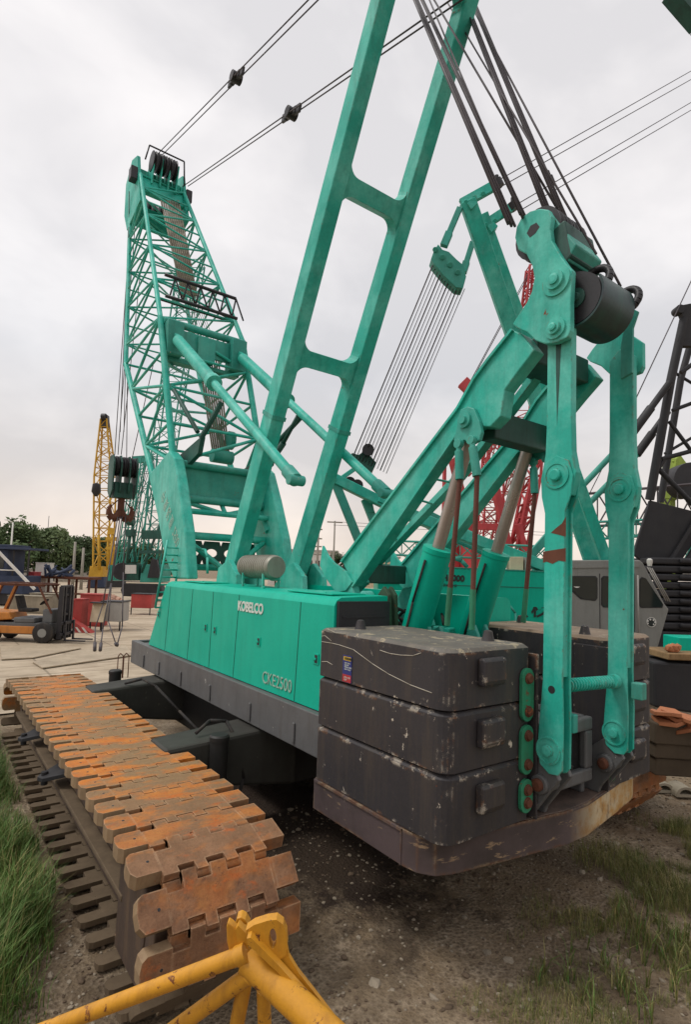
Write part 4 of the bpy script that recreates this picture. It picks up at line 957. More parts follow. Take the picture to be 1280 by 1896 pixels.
icf=[(0,1,2),(0,2,3),(0,3,4),(0,4,5),(0,5,1),(1,6,2),(2,7,3),(3,8,4),(4,9,5),(5,10,1),(2,6,7),(3,7,8),(4,8,9),(5,9,10),(1,10,6),(6,11,7),(7,11,8),(8,11,9),(9,11,10),(10,11,6)]
for _ in range(9000):
    if rnd.random()<.3: x,y=rnd.uniform(-.5,1.5),rnd.uniform(1.5,7)
    else: x,y=rnd.uniform(1.4,11),rnd.uniform(1.2,7)
    s=rnd.uniform(.006,.02)*(1 if rnd.random()<.93 else 2.3); e=V((rnd.uniform(.7,1.4),rnd.uniform(.7,1.4),rnd.uniform(.4,.8)))
    z=ground_h(x,y)+s*.15; b.mi=0 if rnd.random()<.4 else 1
    b.add([V((x,y,z))+V((v.x*e.x,v.y*e.y,v.z*e.z))*s*rnd.uniform(.8,1.2) for v in ico],icf)
tag(b.build('gravel',[STONE,STONED]),'loose pale and brown stones scattered over the dirt','gravel',kind='stuff')
# ================================================================ TREES
LEAF=[]
for i,(c1,c2) in enumerate((((62,80,50),(92,108,70)),((72,90,58),(104,118,80)),((54,70,46),(78,92,62)))):
    k=NT('foliage'); base=k.mix(k.ramp(k.noise(.5,4,.7),.35,.65),lin(c1),lin(c2)); k.fin(base,.75,0,.2); LEAF.append(k.m)
def tree(px,py,depth,hp,wp,label,seed,mat=0,kind='tree',grp='trees behind the yard'):
    """base pixel, depth, height and width in photo pixels"""
    rn=random.Random(seed); base=D(px,py,depth); base.z=0; s=depth/F; Ht=hp*s+0; W=wp*s/2
    t=root(kind,base,label,'tree',grp)
    def tr(b):
        top=base+V((rn.uniform(-.3,.3),0,Ht*.6)); b.tube(base,top,Ht*.022,Ht*.012,n=8)
        for i in range(7):
            a=rn.uniform(0,2*PI); s0=lerp(base,top,rn.uniform(.45,1)); b.tube(s0,s0+V((math.cos(a)*W*.7,math.sin(a)*W*.7,Ht*rn.uniform(.1,.3))),Ht*.009,Ht*.003,n=6)
    part('trunk',BARK,t,tr)
    def cr_(b):
        cl=[]
        for i in range(34):
            a=rn.uniform(0,2*PI); r=W*math.sqrt(rn.random())*.85; zz_=Ht*rn.uniform(.28,.93); fz=1-abs(zz_/Ht-.55)*1.3
            cl.append((base+V((math.cos(a)*r*fz,math.sin(a)*r*fz,zz_)),W*rn.uniform(.16,.36)))
        for c,r in cl:
            for j in range(95):
                d=V((rn.gauss(0,1),rn.gauss(0,1),rn.gauss(0,.8))).normalized()*r*rn.uniform(.5,1.12); q=c+d; u=V((rn.gauss(0,1),rn.gauss(0,1),rn.gauss(0,1))).normalized(); w=u.orthogonal().normalized(); l=W*.065*rn.uniform(.6,1.5)
                b.add([q-u*l,q+w*l*.6,q+u*l,q-w*l*.6],[(0,1,2,3)])
    part('crown',LEAF[mat],t,cr_)
for a in ((30,1062,95,112,110,'broad leafy tree at the far left edge behind the blue cab',1,0),(-25,1062,97,100,90,'leafy tree partly cut by the left frame edge',12,0),(98,1066,100,98,95,'rounded leafy tree behind the white street lamp pole',2,1),(62,1064,108,92,80,'dark leafy tree between two taller ones at far left',3,2),(150,1068,104,82,84,'leafy tree behind the two concrete poles',4,2),(125,1066,112,76,80,'darker leafy tree low between broad crowns at left',5,0),
          (190,1072,112,80,70,'leafy tree behind the yellow crane body',6,1),(225,1072,110,78,70,'leafy tree behind the far teal cab',7,2),(262,1074,112,70,80,'dark leafy tree behind the far teal lattice boom',8,0),(300,1074,112,66,60,'leafy tree seen just left of the big boom foot',9,1),(510,1070,118,72,40,'small tree right of the big boom foot, behind the muffler',10,0),
          (626,1062,92,74,48,'rounded tree standing under the utility pole in the centre gap',11,2),(672,1068,96,52,40,'sparse small tree right of the centre utility pole',13,0),(775,1078,80,100,60,'dark tree seen between the two gantry beams',14,2),(860,1085,80,70,70,'leafy tree behind the rusty tie rods',15,0),(975,1090,80,100,60,'leafy tree behind the white crate on the neighbouring crane',16,1),(1010,1090,82,88,50,'leafy tree just left of the left rear link',17,2)):
    tree(*a)
# ================================================================ POLES AND FAR BUILDINGS
def pole(px,pyt,pyb,depth,r,label,cat,name,extra=None,mat=CONCR,grp=None):
    p=D(px,pyb,depth); p.z=0; top=D(px,pyt,depth); t=root(name,p,label,cat,grp)
    part('shaft',mat,t,lambda b:b.tube(p,(p.x,p.y,top.z),r,r*.7,n=8))
    if extra: extra(t,p,top.z)
pole(135,1003,1062,70,.2,'left of two plain concrete poles before the trees','pole','concrete_pole',grp='plain concrete poles')
pole(151,1014,1064,70,.2,'right, shorter of two plain concrete poles before the trees','pole','concrete_pole',grp='plain concrete poles')
def lamp(t,p,z): part('lamp_arm',WHITE,t,lambda b:(b.path([(p.x,p.y,z),(p.x-.6,p.y+.3,z+.3),(p.x-1.0,p.y+.5,z+.35)],.08,6)))
pole(19,967,1025,80,.14,'slim white street lamp pole above the blue cab at left','street lamp','street_lamp',lamp,WHITE)
pole(88,955,985,120,.08,'thin dark antenna mast rising above the left trees','antenna','antenna_mast',None,DARK)
def pyl(t,p,z):
    part('crossarm',CONCR,t,lambda b:[b.beam((p.x-1.0,p.y+.6,z-h_),(p.x+1.0,p.y-.6,z-h_),.14,.18) for h_ in (.2,)])
def pyl2(t,p,z):
    part('crossarm',CONCR,t,lambda b:[b.beam((p.x-.5,p.y+.3,z-h_),(p.x+.5,p.y-.3,z-h_),.2,.2) for h_ in (.8,2.2,3.4,4.6)])
pole(618,964,1030,85,.16,'utility pole with a wide crossarm over the round tree','utility pole','utility_pole',pyl)
pole(588,970,1034,85,.2,'thick utility pole with stacked insulators left of the tree','utility pole','utility_pole',pyl2)
pole(577,1003,1034,90,.09,'small dark floodlight pole at the white wall','pole','floodlight_pole',None,DARK)
b=MB(); 
for z_ in (0,.5): b.tube(D(618,966,85)+V((0,0,-z_)),D(1300,1000,95)+V((0,0,-z_)),.03,n=4)
tag(b.build('power_line',ROPE),'thin power lines running right from the utility pole','power line')
def bldg(px0,px1,pyt,depth,dep,label,mat,roofmat,name='warehouse',win=6):
    p,q=D(px0,pyt,depth),D(px1,pyt,depth); hz=max(p.z,q.z); p.z=q.z=0; m_=(p+q)/2; t=root(name,m_,label,'building')
    ex=(q-p).normalized(); ey=V((-ex.y,ex.x,0)); 
    part('wall',mat,t,lambda b:b.prism([p,q,q+ey*dep,p+ey*dep],(0,0,hz)))
    part('roof',roofmat,t,lambda b:b.prism([p-ex*.3-ey*.3+V((0,0,hz)),q+ex*.3-ey*.3+V((0,0,hz)),q+ex*.3+ey*(dep+.3)+V((0,0,hz)),p-ex*.3+ey*(dep+.3)+V((0,0,hz))],(0,0,.4)))
    L=(q-p).length
    for i in range(win):
        c=p+ex*L*(i+.5)/win-ey*.03; w=L/win*.3
        part('window',GLASS,t,lambda b:b.prism([c-ex*w+V((0,0,hz*.45)),c+ex*w+V((0,0,hz*.45)),c+ex*w+V((0,0,hz*.75)),c-ex*w+V((0,0,hz*.75))],-ey*.02))
bldg(498,624,1023,120,14,'long low white warehouse behind the utility poles',WHITE,GREYP,win=9)
bldg(640,740,1034,130,14,'low pale building behind the lower gantry beam',BEIGE,GREYP,win=7)
bldg(-60,180,1058,125,10,'low grey wall-like shed beneath the left trees',GREYP,GREYP,name='shed',win=10)
# ================================================================ LEFT BACKGROUND
ZR=-HEAD
def lroot(name,px,py,depth,label,cat,grp=None,rz=None,z=0):
    p=D(px,py,depth); p.z=z; return root(name,p,label,cat,grp,ZR if rz is None else rz)
# forklift: local x right (forks), y away
FK=lroot('forklift',62,1182,23.5,'orange and grey forklift with open cab parked facing right at far left','forklift')
def lp(name,mat,fn,bevel=.02,par=None): return part(name,mat,par or FK,fn,bevel,local=True)
lp('chassis',DECK,lambda b:(b.box((-1.5,-.6,.32),(.95,.6,.8)),b.box((-.55,-.62,.8),(.3,.62,1.0)),b.box((.55,-.5,.8),(.95,.5,1.35))),.04)
lp('counterweight',ORG,lambda b:(b.prism([(-2.0,-.62,.4),(-2.05,-.62,1.05),(-1.9,-.62,1.25),(-.75,-.62,1.2),(-.62,-.62,.92),(-1.3,-.62,.85),(-1.45,-.62,.4)],(0,1.24,0))),.05)
lp('side_panel',ORG,lambda b:b.box((-1.2,-.665,.36),(.45,-.625,.66)),.02)
lp('seat',RUBBER,lambda b:(b.box((-.6,-.28,1.2),(0,.28,1.34)),b.prism([(-.62,-.28,1.3),(-.78,-.28,1.85),(-.68,-.28,1.87),(-.5,-.28,1.3)],(0,.56,0))),.04)
def f(b):
    for y in (-.55,.55):
        b.beam((-1.55,y,1.2),(-1.15,y,2.3),.09,.09); b.beam((.95,y,1.2),(.35,y,2.3),.07,.07); b.beam((-1.3,y,2.32),(.6,y,2.32),.08,.08)
    b.box((-1.35,-.6,2.34),(.65,.6,2.38))
    for i in range(7): b.beam((-1.2+.28*i,-.55,2.4),(-1.2+.28*i,.55,2.4),.05,.03)
lp('overhead_guard',RUST,f,.01)
lp('rear_pillar',ORG,lambda b:[b.beam((-1.62,y,1.2),(-1.2,y,2.28),.12,.11) for y in (-.56,.56)],.01)
lp('steering_wheel',RUBBER,lambda b:(b.tube((.6,0,1.3),(.35,0,1.6),.03,n=8),b.lathe((.35,0,1.6),(-.6,0,.7),[(0,.02),(.01,.2),(.04,.2),(.05,.02)],18)))
def f(b):
    for y in (-.42,-.2,.2,.42): b.box((1.15,y-.06,.15),(1.33,y+.06,2.3))
    for z in (.3,1.1,1.9,2.25): b.box((1.17,-.42,z),(1.3,.42,z+.1))
    b.box((1.34,-.55,.3),(1.42,.55,.42)); b.box((1.34,-.55,.75),(1.42,.55,.87))
lp('lift_mast',DARK,f,.01)
for y in (-.35,.35): lp('fork',DARK,lambda b:(b.box((1.43,y-.06,.08),(1.49,y+.06,.9)),b.box((1.491,y-.06,.08),(2.3,y+.06,.13))),.01)
for x,r in ((.72,.42),(-1.35,.33)):
    for y in (-.62,.62):
        w=lp('wheel',RUBBER,lambda b:b.lathe((x,y-.14,r),(0,1,0),[(0,r*.4),(0,r*.86),(.03,r),(.25,r),(.28,r*.86),(.28,r*.4)],24))
        lp('rim',GREYC,lambda b:b.lathe((x,y-.15,r),(0,1,0),[(0,.06),(0,r*.42),(.3,r*.42),(.3,.06)],16),0,w)
# small yard items
def slab_item(name,px0,px1,pyt,pyb,depth,thk,mat,label,cat,grp=None,legs=False,tilt=0,split=1):
    pb=D((px0+px1)/2,pyb,depth); zt=D((px0+px1)/2,pyt,depth).z; s=depth/F; w=(px1-px0)*s; zb=max(0,pb.z); hh=max(.3,zt)
    t=lroot(name,(px0+px1)/2,pyb,depth,label,cat,grp)
    z0=.45 if legs else 0.0
    part('panel' if legs else 'body',mat,t,lambda b:(b.hexa([(-w/2,-thk/2,z0),(w/2,-thk/2,z0),(w/2,thk/2,z0),(-w/2,thk/2,z0),(-w/2,-thk/2+tilt,hh),(w/2,-thk/2+tilt,hh),(w/2,thk/2+tilt,hh),(-w/2,thk/2+tilt,hh)])),.02,local=True)
    part('frame',mat if not legs else DARK,t,lambda b:(b.box((-w/2-.03,-thk/2-.03,hh+.002),(w/2+.03,thk/2+.03+tilt,hh+.05)),[b.box((x-.03,-thk/2-.02,0),(x+.03,-thk/2+.04,z0)) for x in (-w/2+.05,w/2-.05)] if legs else b.box((-w/2-.01,-thk/2-.03,.1),(w/2+.01,-thk/2-.004,.16))),.0,local=True)
    return t
slab_item('red_cabinet',131,140,1112,1157,28,.5,RED,'narrow red cabinet directly right of the forklift mast','cabinet','red cabinets')
slab_item('red_cabinet',141,155,1110,1160,27.5,.7,RED,'red cabinet second from the forklift, with pinkish side','cabinet','red cabinets')
slab_item('red_cabinet',153,192,1101,1150,30,1.0,RED,'largest, tallest red cabinet of the row beside the forklift','cabinet','red cabinets')
slab_item('beige_board',166,191,1117,1150,27.5,.12,BEIGE,'beige board standing on legs in front of the tall red cabinet','board',None,True,.25)
slab_item('grey_bin',192,230,1114,1160,28.5,1.0,GREYP,'pale grey bin on thin legs right of the beige board','bin',None,True)
slab_item('red_container',247,284,1100,1133,38,1.2,RED,'red container on legs left of the green cowling','container',None,True)
b=MB()
g=D(205,1100,40); 
for i in range(60):
    a=random.uniform(0,2*PI); r=random.random()*1.2; z=.35*(1.2-r)+random.uniform(0,.2); c=V((g.x+math.cos(a)*r,g.y+math.sin(a)*r,max(.1,z*2.0))); b.add([c+v*random.uniform(.15,.3) for v in ico],icf)
tag(b.build('rubble_heap',paint('pinkish_rubble',(186,148,128),.9,.2,.3)),'pile of pinkish rubble behind the grey bin','rubble heap')
# striped ramp
RP=lroot('striped_barrier',148,1160,27,'low red and white striped wedge barrier at the foot of the red cabinets','barrier')
part('wedge',RED,RP,lambda b:b.prism([(-.5,-.3,0),(.7,-.3,0),(-.5,-.3,.7)],(0,.5,0)),.01,local=True)
part('white_stripe',WHITE,RP,lambda b:[b.prism([(x,-.306,0.02),(x+.12,-.306,0.02),(x-.1,-.306,.26),(x-.2,-.306,.26)],(0,.004,0)) for x in (-.2,.1,.4)],local=True)
# blue cab / site machine
BC=lroot('blue_machine',20,1120,42,'blue site machine with a flat blue roof and pale diagonal strut at left edge','machine')
s=42/F
def lpb(name,mat,fn,bv=.02): return part(name,mat,BC,fn,bv,local=True)
lpb('roof',BLUE,lambda b:(b.box((-2.6,-1.6,4.1),(1.9,1.2,4.25)),b.box((-2.4,-1.4,4.26),(.6,1.0,4.45))))
lpb('body',BLUE,lambda b:(b.box((-2.4,-1.3,.9),(1.5,1.1,2.2)),b.box((-2.3,-1.2,2.2),(.2,1.0,4.08))))
lpb('window',GLASS,lambda b:(b.box((-1.9,-1.23,2.7),(-.9,-1.21,3.7)),b.box((-.7,-1.23,2.7),(-.05,-1.21,3.7))))
lpb('strut',WHITE,lambda b:(b.beam((-.2,-1.7,3.9),(2.6,-1.7,1.3),.12,.2),b.beam((-2.5,-1.5,2.6),(1.0,-1.5,2.6),.08,.08)))
lpb('post',DARK,lambda b:[b.box((x,-1.3,2.2),(x+.1,-1.2,4.09)) for x in (.6,1.7)])
lpb('base',DARK,lambda b:(b.box((-2.2,-1.1,0.1),(1.3,.9,.89))))
# clutter on a trestle
TS=lroot('steel_trestle',108,1100,45,'long dark steel trestle behind the forklift mast','trestle')
part('top_rail',RUST,TS,lambda b:(b.box((-2.4,-.8,2.0),(3.0,.8,2.2)),b.box((-2.2,-.9,.8),(2.6,-.7,.95))),.02,local=True)
for x in (-2.2,-.6,1.0,2.6): part('leg',RUST,TS,lambda b:(b.box((x,-.7,0),(x+.14,-.56,2.0)),b.box((x,.56,0),(x+.14,.7,2.0))),0,local=True)
slab_item('white_box',72,92,1043,1060,46,1.2,WHITE,'small white box unit standing up behind the trestle','box unit')
slab_item('red_drum_crate',56,68,1060,1076,44,1.0,REDF,'small red crate between the blue machine and the trestle','crate')
b=MB(); g=D(100,1078,44); g.z=2.2+.0
for i in range(14): a=random.uniform(0,6.28); b.tube(g+V((random.uniform(-1,1.4),random.uniform(-.4,.4),.0)),g+V((random.uniform(-1,1.4),random.uniform(-.4,.4),random.uniform(.3,.9))),random.uniform(.05,.14),n=8)
tag(b.build('scrap_fittings',BLUE),'jumble of blue and grey fittings heaped on the steel trestle','scrap')
for i,(px0,px1,d_) in enumerate(((60,130,38),(20,90,36))):
    slab_item('concrete_block_row',px0,px1,1100+i*4,1120+i*4,d_,.9,BONE,('pale concrete block wall behind the forklift mast','pale concrete block wall behind the forklift seat')[i],'concrete block')
# far yellow crane
def fcrane(px,pyb,depth,label,body,body2,name='crawler_crane'):
    return lroot(name,px,pyb,depth,label,'crane','distant crawler cranes')
YC_=fcrane(180,1092,75,'distant yellow crawler crane with blue skirt and tall lattice boom at left',0,0); s=75/F
def L3(px,py,d): return D(px,py,d)
part('cab_body',YELF,YC_,lambda b:b.prism([L3(163,1068,75),L3(190,1068,75),L3(190,1049,75),L3(166,1048,75)],V((1.5,2,0))),.03)
part('lower_body',BLUE,YC_,lambda b:b.prism([L3(160,1088,75),L3(192,1088,75),L3(191,1068.5,75),L3(163,1068.5,75)],V((1.5,2,0))),.03)
part('track',BLACKP,YC_,lambda b:(b.prism([L3(158,1094,75),L3(196,1094,75),L3(200,1090,75),L3(196,1087,75),L3(160,1087,75),L3(156,1090,75)],V((.8,1,0)))),.03)
def qd(px0,px1,py,d,dp): a,c=D(px0,py,d),D(px1,py,d); o=fx_*dp; return [a,c,c+o,a+o]
fx_=V((math.sin(HEAD),math.cos(HEAD),0))
part('boom',YELF,YC_,lambda b:(lattice(b,qd(172,200,1050,75,1.6),qd(174,205,880,75,1.8),7,.13,.07,5),lattice(b,qd(174,205,880,75,1.8),qd(186,197,775,75,.6),7,.12,.06,5)),0)
part('boom_head',DARK,YC_,lambda b:(b.tube(D(188,772,75),D(196,772,75),.45,n=10),b.prism([D(186,790,75),D(199,790,75),D(198,768,75),D(188,766,75)],fx_*.7)),0)
part('gantry',YELF,YC_,lambda b:(b.tube(D(184,1055,75),D(182,990,75),.2,n=6),b.tube(D(204,1055,75),D(208,985,75),.22,n=6),b.tube(D(198,1055,75),D(200,985,75),.15,n=6),b.beam(D(196,998,75),D(216,998,75),.4,.5),b.beam(D(200,984,75),D(212,984,75),.5,.8),b.beam(D(196,1015,75),D(214,1015,75),.3,.4)))
part('hook_ball',DARK,YC_,lambda b:b.lathe(D(178,905,74)+V((0,0,.8)),(0,0,-1),[(0,.1),(.2,.5),(1.2,.6),(1.8,.2)],12))
# far teal shed-like engine body beside it
T2=fcrane(245,1108,52,'distant teal crawler crane with small cab and lattice boom, left of the big boom',0,0)
d_=52
part('cab',[TEALD],T2,lambda b:b.prism([D(228,1075,d_),D(256,1075,d_),D(256,1042,d_),D(230,1042,d_)],fx_*1.6),.05)
part('cab_window',WHITE,T2,lambda b:b.prism([D(231,1062,d_-.05),D(252,1062,d_-.05),D(252,1046,d_-.05),D(232,1046,d_-.05)],-fx_*.03),0)
part('engine_body',TEALF,T2,lambda b:(b.prism([D(258,1078,d_),D(296,1078,d_),D(300,1045,d_),D(262,1045,d_)],fx_*3)),.05)
part('rear_cover',BLACKP,T2,lambda b:(b.prism([D(272,1070,d_-.5),D(296,1070,d_-.5),D(290,1036,d_-.5),D(280,1034,d_-.5)],fx_*.4)),.03); part('hose_reel',BLACKP,T2,lambda b:b.lathe(D(226,1058,d_-.2),(0,1,0),[(0,.1),(0,.8),(.3,.8),(.3,.1)],18))
part('track',BLACKP,T2,lambda b:b.prism([D(226,1104,d_),D(292,1106,d_),D(300,1095,d_),D(296,1082,d_),D(228,1080,d_),D(222,1092,d_)],fx_*1.2),.1)
part('boom',TEALF,T2,lambda b:(lattice(b,qd(262,288,1045,d_,1.2),qd(282,318,820,d_,1.6),9,.09,.045,5),lattice(b,qd(236,246,1040,d_,1.0),qd(262,284,845,d_,1.2),7,.07,.035,5)))
part('boom_upper',TEALF,T2,lambda b:(lattice(b,qd(282,318,820,d_,1.6),qd(330,372,480,d_,1.4),12,.08,.04,5)))
part('gantry',TEALD,T2,lambda b:(b.tube(D(236,1042,d_),D(240,985,d_),.16,n=6),b.tube(D(250,1042,d_),D(244,960,d_),.12,n=6),b.beam(D(234,988,d_),D(250,986,d_),.6,.6),b.tube(D(236,965,d_),D(248,965,d_),.4,n=8),b.beam(D(262,990,d_),D(302,990,d_),.3,.8),b.beam(D(258,1022,d_),D(300,1022,d_),.3,.3),b.tube(D(262,1060,d_),D(300,960,d_),.12,n=6)))
part('pendant_rope',ROPE,T2,lambda b:[b.tube(D(244+i*2,962,d_),D(275+i*4,846,d_),.03,n=4) for i in range(3)])
T3=fcrane(216,1086,66,'distant crane body of teal ribbed panels between yellow crane and teal cab',0,0)
part('ribbed_body',TEALF,T3,lambda b:(b.prism([D(199,1075,66),D(222,1075,66),D(222,1046,66),D(200,1046,66)],fx_*2.5),[b.prism([D(201+i*4,1072,66),D(203+i*4,1072,66),D(203+i*4,1048,66),D(201+i*4,1048,66)],-fx_*.1) for i in range(5)]))
part('track',BLACKP,T3,lambda b:b.prism([D(196,1088,66),D(226,1088,66),D(226,1076,66),D(198,1076,66)],fx_*1.2),.05)
part('jib_head',TEALF,T3,lambda b:(b.beam(D(246,852,60),D(272,850,60),.6,.7),lattice(b,qd(214,224,1046,66,1.0),qd(247,262,850,61,1.0),8,.08,.04,5)))
# ================================================================ NEIGHBOURING TEAL CRANE (right, behind)
DN=15.; N2=root('crawler_crane',D(900,1180,DN)*1.0-V((0,0,D(900,1180,DN).z)),'teal neighbouring crane with black Chinese lettering and grey cab, behind the counterweights','crane')
nf=fx_; nr=V((math.cos(HEAD),-math.sin(HEAD),0))
def pxp(pts,d): return [D(x,y,d) for x,y in pts]
def NB(name,mat,pts,d,t,bv=.02,par=None): return part(name,mat,par or N2,lambda b:b.prism(pxp(pts,d),nf*t),bv)
EB=NB('engine_body',TEALC,[(700,1190),(1056,1200),(1056,1061),(700,1046)],DN,2.2)
part('panel_seam',SEAM,EB,lambda b:(b.beam(D(700,1080,DN-.004),D(1055,1090,DN-.004),.01,.02)))
part('roof_edge',TEALF,EB,lambda b:b.prism([D(700,1046,DN-.02)+V((0,0,.0)),D(1056,1061,DN-.02),D(1056,1059,DN-.02),D(700,1044,DN-.02)],nf*2.2))
def ntext(s,px,py,size,bold=0,sx=1,mat=LETK,nm='lettering'):
    text(s,size,D(px,py,DN-.012),nr+V((0,0,-.012)),V((0,0,1)),mat,nm,EB,ext=.004,bold=bold,sx=sx)
ntext('KH1000',809,1074,.215,.012,1.02); ntext('HITACHI',812,1086,.12,0,1.05)
for ch_,px_,py_ in (('机',802,1133),('一',836,1134),('复',862,1135),('组',912,1136),('（',948,1138),('核',984,1139)): ntext(ch_,px_,py_,.45,.012,1.0)
part('handrail',TEALF,N2,lambda b:(b.path([D(800,1110,DN-.6),D(880,1117,DN-.6),D(945,1122,DN-.6),D(955,1135,DN-.6),D(957,1180,DN-.6)],.03,6),b.path([D(905,1128,DN-.6),D(936,1130,DN-.6),D(940,1180,DN-.6)],.03,6)))
part('step_box',TEALF,N2,lambda b:(b.prism(pxp([(870,1190),(932,1195),(930,1140),(885,1138)],DN-.5),nf*.4)),.03)
part('white_drum',WHITE,N2,lambda b:b.lathe(D(812,1152,DN-1.0),(nr*-1),[(0,.05),(0,.22),(.05,.26),(.4,.26),(.45,.2)],20))
ct=NB('air_box',BEIGE,[(946,1057),(970,1057),(970,1031),(946,1031)],DN+.4,.4,.01)
part('vent',GREYP,ct,lambda b:b.prism(pxp([(973,1057),(982,1057),(982,1032),(973,1032)],DN+.4),nf*.35))
part('hose_arc',TEALF,N2,lambda b:(b.path([D(x,y,DN+.8) for x,y in ((820,1045),(838,1032),(855,1038),(866,1050))],.06,8)))
# grey cab
CB=NB('cab',GREYC,[(1056,1200),(1218,1204),(1240,1128),(1232,1118),(1192,1042),(1186,1037),(1056,1037)],DN-.2,1.7,.03)
def CBp(name,mat,pts,off=.012,t=.01,par=None): return part(name,mat,par or CB,lambda b:b.prism(pxp(pts,DN-.2-off),nf*t),.0)
for w in ([(1060,1068),(1102,1068),(1106,1072),(1106,1106),(1102,1111),(1078,1108),(1060,1092)],[(1116,1072),(1120,1068),(1166,1070),(1170,1074),(1170,1122),(1166,1126),(1120,1123),(1116,1118)],[(1187,1074),(1191,1070),(1198,1072),(1228,1118),(1226,1124),(1190,1124),(1186,1120)]):
    wf=CBp('window_frame',BLACKP,[(x+(1.6 if x>sum(p[0] for p in w)/len(w) else -1.6),y+(1.6 if y>sum(p[1] for p in w)/len(w) else -1.6)) for x,y in w],.012,.011)
    CBp('window',GLASS,w,.02,.007,wf)
CBp('drip_rail',GREYC,[(1058,1052),(1186,1050),(1186,1046),(1058,1047)],.03,.029)
part('grab_bar',GREYP,CB,lambda b:b.tube(D(1182,1065,DN-.3),D(1184,1190,DN-.3),.022,n=8))
part('door_gap',BLACKP,CB,lambda b:(b.prism(pxp([(1111,1062),(1112,1062),(1113,1190),(1112,1190)],DN-.212),nf*.01),b.prism(pxp([(1175,1062),(1176,1062),(1177,1190),(1176,1190)],DN-.212),nf*.01)))
em=part('round_emblem',WHITE,CB,lambda b:b.lathe(D(1207,1152,DN-.2),-nf,[(0,.13),(.012,.13),(.013,.05)],24))
part('emblem_mark',LETK,em,lambda b:(b.lathe(D(1207,1152,DN-.213),-nf,[(0,.112),(.004,.112)],24)))
part('emblem_petals',WHITE,em,lambda b:[b.lathe(D(1207+7*math.cos(a),1152+5*math.sin(a),DN-.217),-nf,[(0,.026),(.004,.02)],10) for a in [2*PI*i/7 for i in range(7)]])
part('guard_wires',GREYP,CB,lambda b:[b.tube(D(1200+i*4,1050+i,DN-.4),D(1234+i*4,1112+i,DN-.4),.014,n=6) for i in range(3)])
part('roof_lamp',WHITE,CB,lambda b:b.lathe(D(1204,1048,DN-.3),(0,0,1),[(0,.05),(.1,.07),(.16,.07),(.2,.03)],12))
part('interior_seat',WHITE,CB,lambda b:b.lathe(D(1069,1080,DN-.21),-nf,[(0,.12),(.004,.12)],18))
part('track',BLACKP,N2,lambda b:b.prism(pxp([(1000,1260),(1300,1290),(1320,1240),(1300,1205),(1010,1200)],DN+.6),nf*1.0),.05)
# its mast (leans left) and linkage
def mleg(p,q,w,dpt): 
    return lambda b:b.beam(p,q,w,dpt,up=nr)
part('mast_leg',TEAL,N2,mleg(D(866,372,13.0),D(1096,1040,15.3),.22,.36),.02)
part('mast_leg',TEAL,N2,mleg(D(892,398,14.2),D(1124,1040,16.2),.24,.30),.02)
for a,c,dd_ in (((855,378),(918,343),13.0),((893,420),(948,384),14.2)):
    part('link_arm',TEAL,N2,lambda b:(b.beam(D(*a,dd_),D(*c,dd_),.12,.22),b.prism(pxp([(a[0]+10,a[1]-2),(a[0]+22,a[1]-10),(a[0]+30,a[1]-2),(a[0]+18,a[1]+10)],dd_-.1),nf*.2),[b.tube(D(a[0]+8*i,a[1]-4*i,dd_-.1),D(a[0]+8*i,a[1]-4*i,dd_+.1),.05,n=8) for i in (1,3,5)]),.01)
    part('link_joint',DARK,N2,lambda b:(b.tube(D(c[0],c[1]-8,dd_),D(c[0]+6,c[1]+4,dd_),.14,n=12),b.tube(D(c[0]+2,c[1]-18,dd_),D(c[0]+2,c[1]+8,dd_),.05,n=8)))
for a,c,dd_ in (((852,385),(822,456),13.0),((876,448),(858,505),14.0)):
    part('hanger_link',TEALW,N2,lambda b:(b.beam(D(*a,dd_),D(a[0]*.3+c[0]*.7,a[1]*.3+c[1]*.7,dd_),.10,.13),b.beam(D(a[0]*.35+c[0]*.65,a[1]*.35+c[1]*.65,dd_),D(*c,dd_),.14,.17)),.01)
part('equaliser_block',TEALW,N2,lambda b:(b.prism(pxp([(799,478),(804,464),(812,452),(820,462),(832,466),(846,480),(858,490),(864,512),(858,534),(846,532),(824,512),(804,488)],13.4),nf*.35),[b.tube(D(806+14*i,462+14*i,13.35),D(806+14*i,462+14*i,13.75),.06,n=10) for i in range(4)]),.01)
part('bridle_rope',ROPE,N2,lambda b:[b.tube(D(804+5.2*i,486+4.4*i,13.5),D(654+5.6*i,846+2.8*i,15.2),.010 if i%3 else .018,n=5) for i in range(12)])
part('lower_sheave_block',TEALD,N2,lambda b:(b.prism(pxp([(645,850),(652,838),(664,842),(676,834),(690,848),(697,856),(690,872),(680,880),(662,868)],15.2),nf*.5),),.02)
part('dark_sheave',DARK,N2,lambda b:[sheave(b,D(682,833,15.1+.14*i),nf,.16,.1,16) for i in range(3)])
part('gantry_arm',TEAL,N2,lambda b:(b.beam(D(618,886,15.0),D(740,946,15.2),.3,.26),b.tube(D(614,886,14.8),D(622,886,15.4),.13,n=12),b.beam(D(660,866,15.2),D(626,890,15.1),.12,.12),b.beam(D(740,946,15.2),D(1010,1050,16),.35,.30),b.beam(D(700,925,15.0),D(850,985,15.6),.14,.12)),.02)
part('gantry_leg',TEALW,N2,lambda b:(b.beam(D(622,896,15),D(668,1010,15),.16,.22),b.beam(D(668,1010,15),D(680,1050,15),.14,.18)),.01)
part('gantry_leg',TEALW,N2,lambda b:(b.beam(D(676,924,15.4),D(722,1040,15.4),.16,.22),b.prism(pxp([(672,930),(690,930),(694,948),(682,950)],15.3),nf*.2)),.01)
part('dark_pulley',DARK,N2,lambda b:[b.lathe(D(648+i*14,893+5*i,15.3),nf,[(0,.05),(0,.16),(.2,.16),(.2,.05)],14) for i in range(2)])
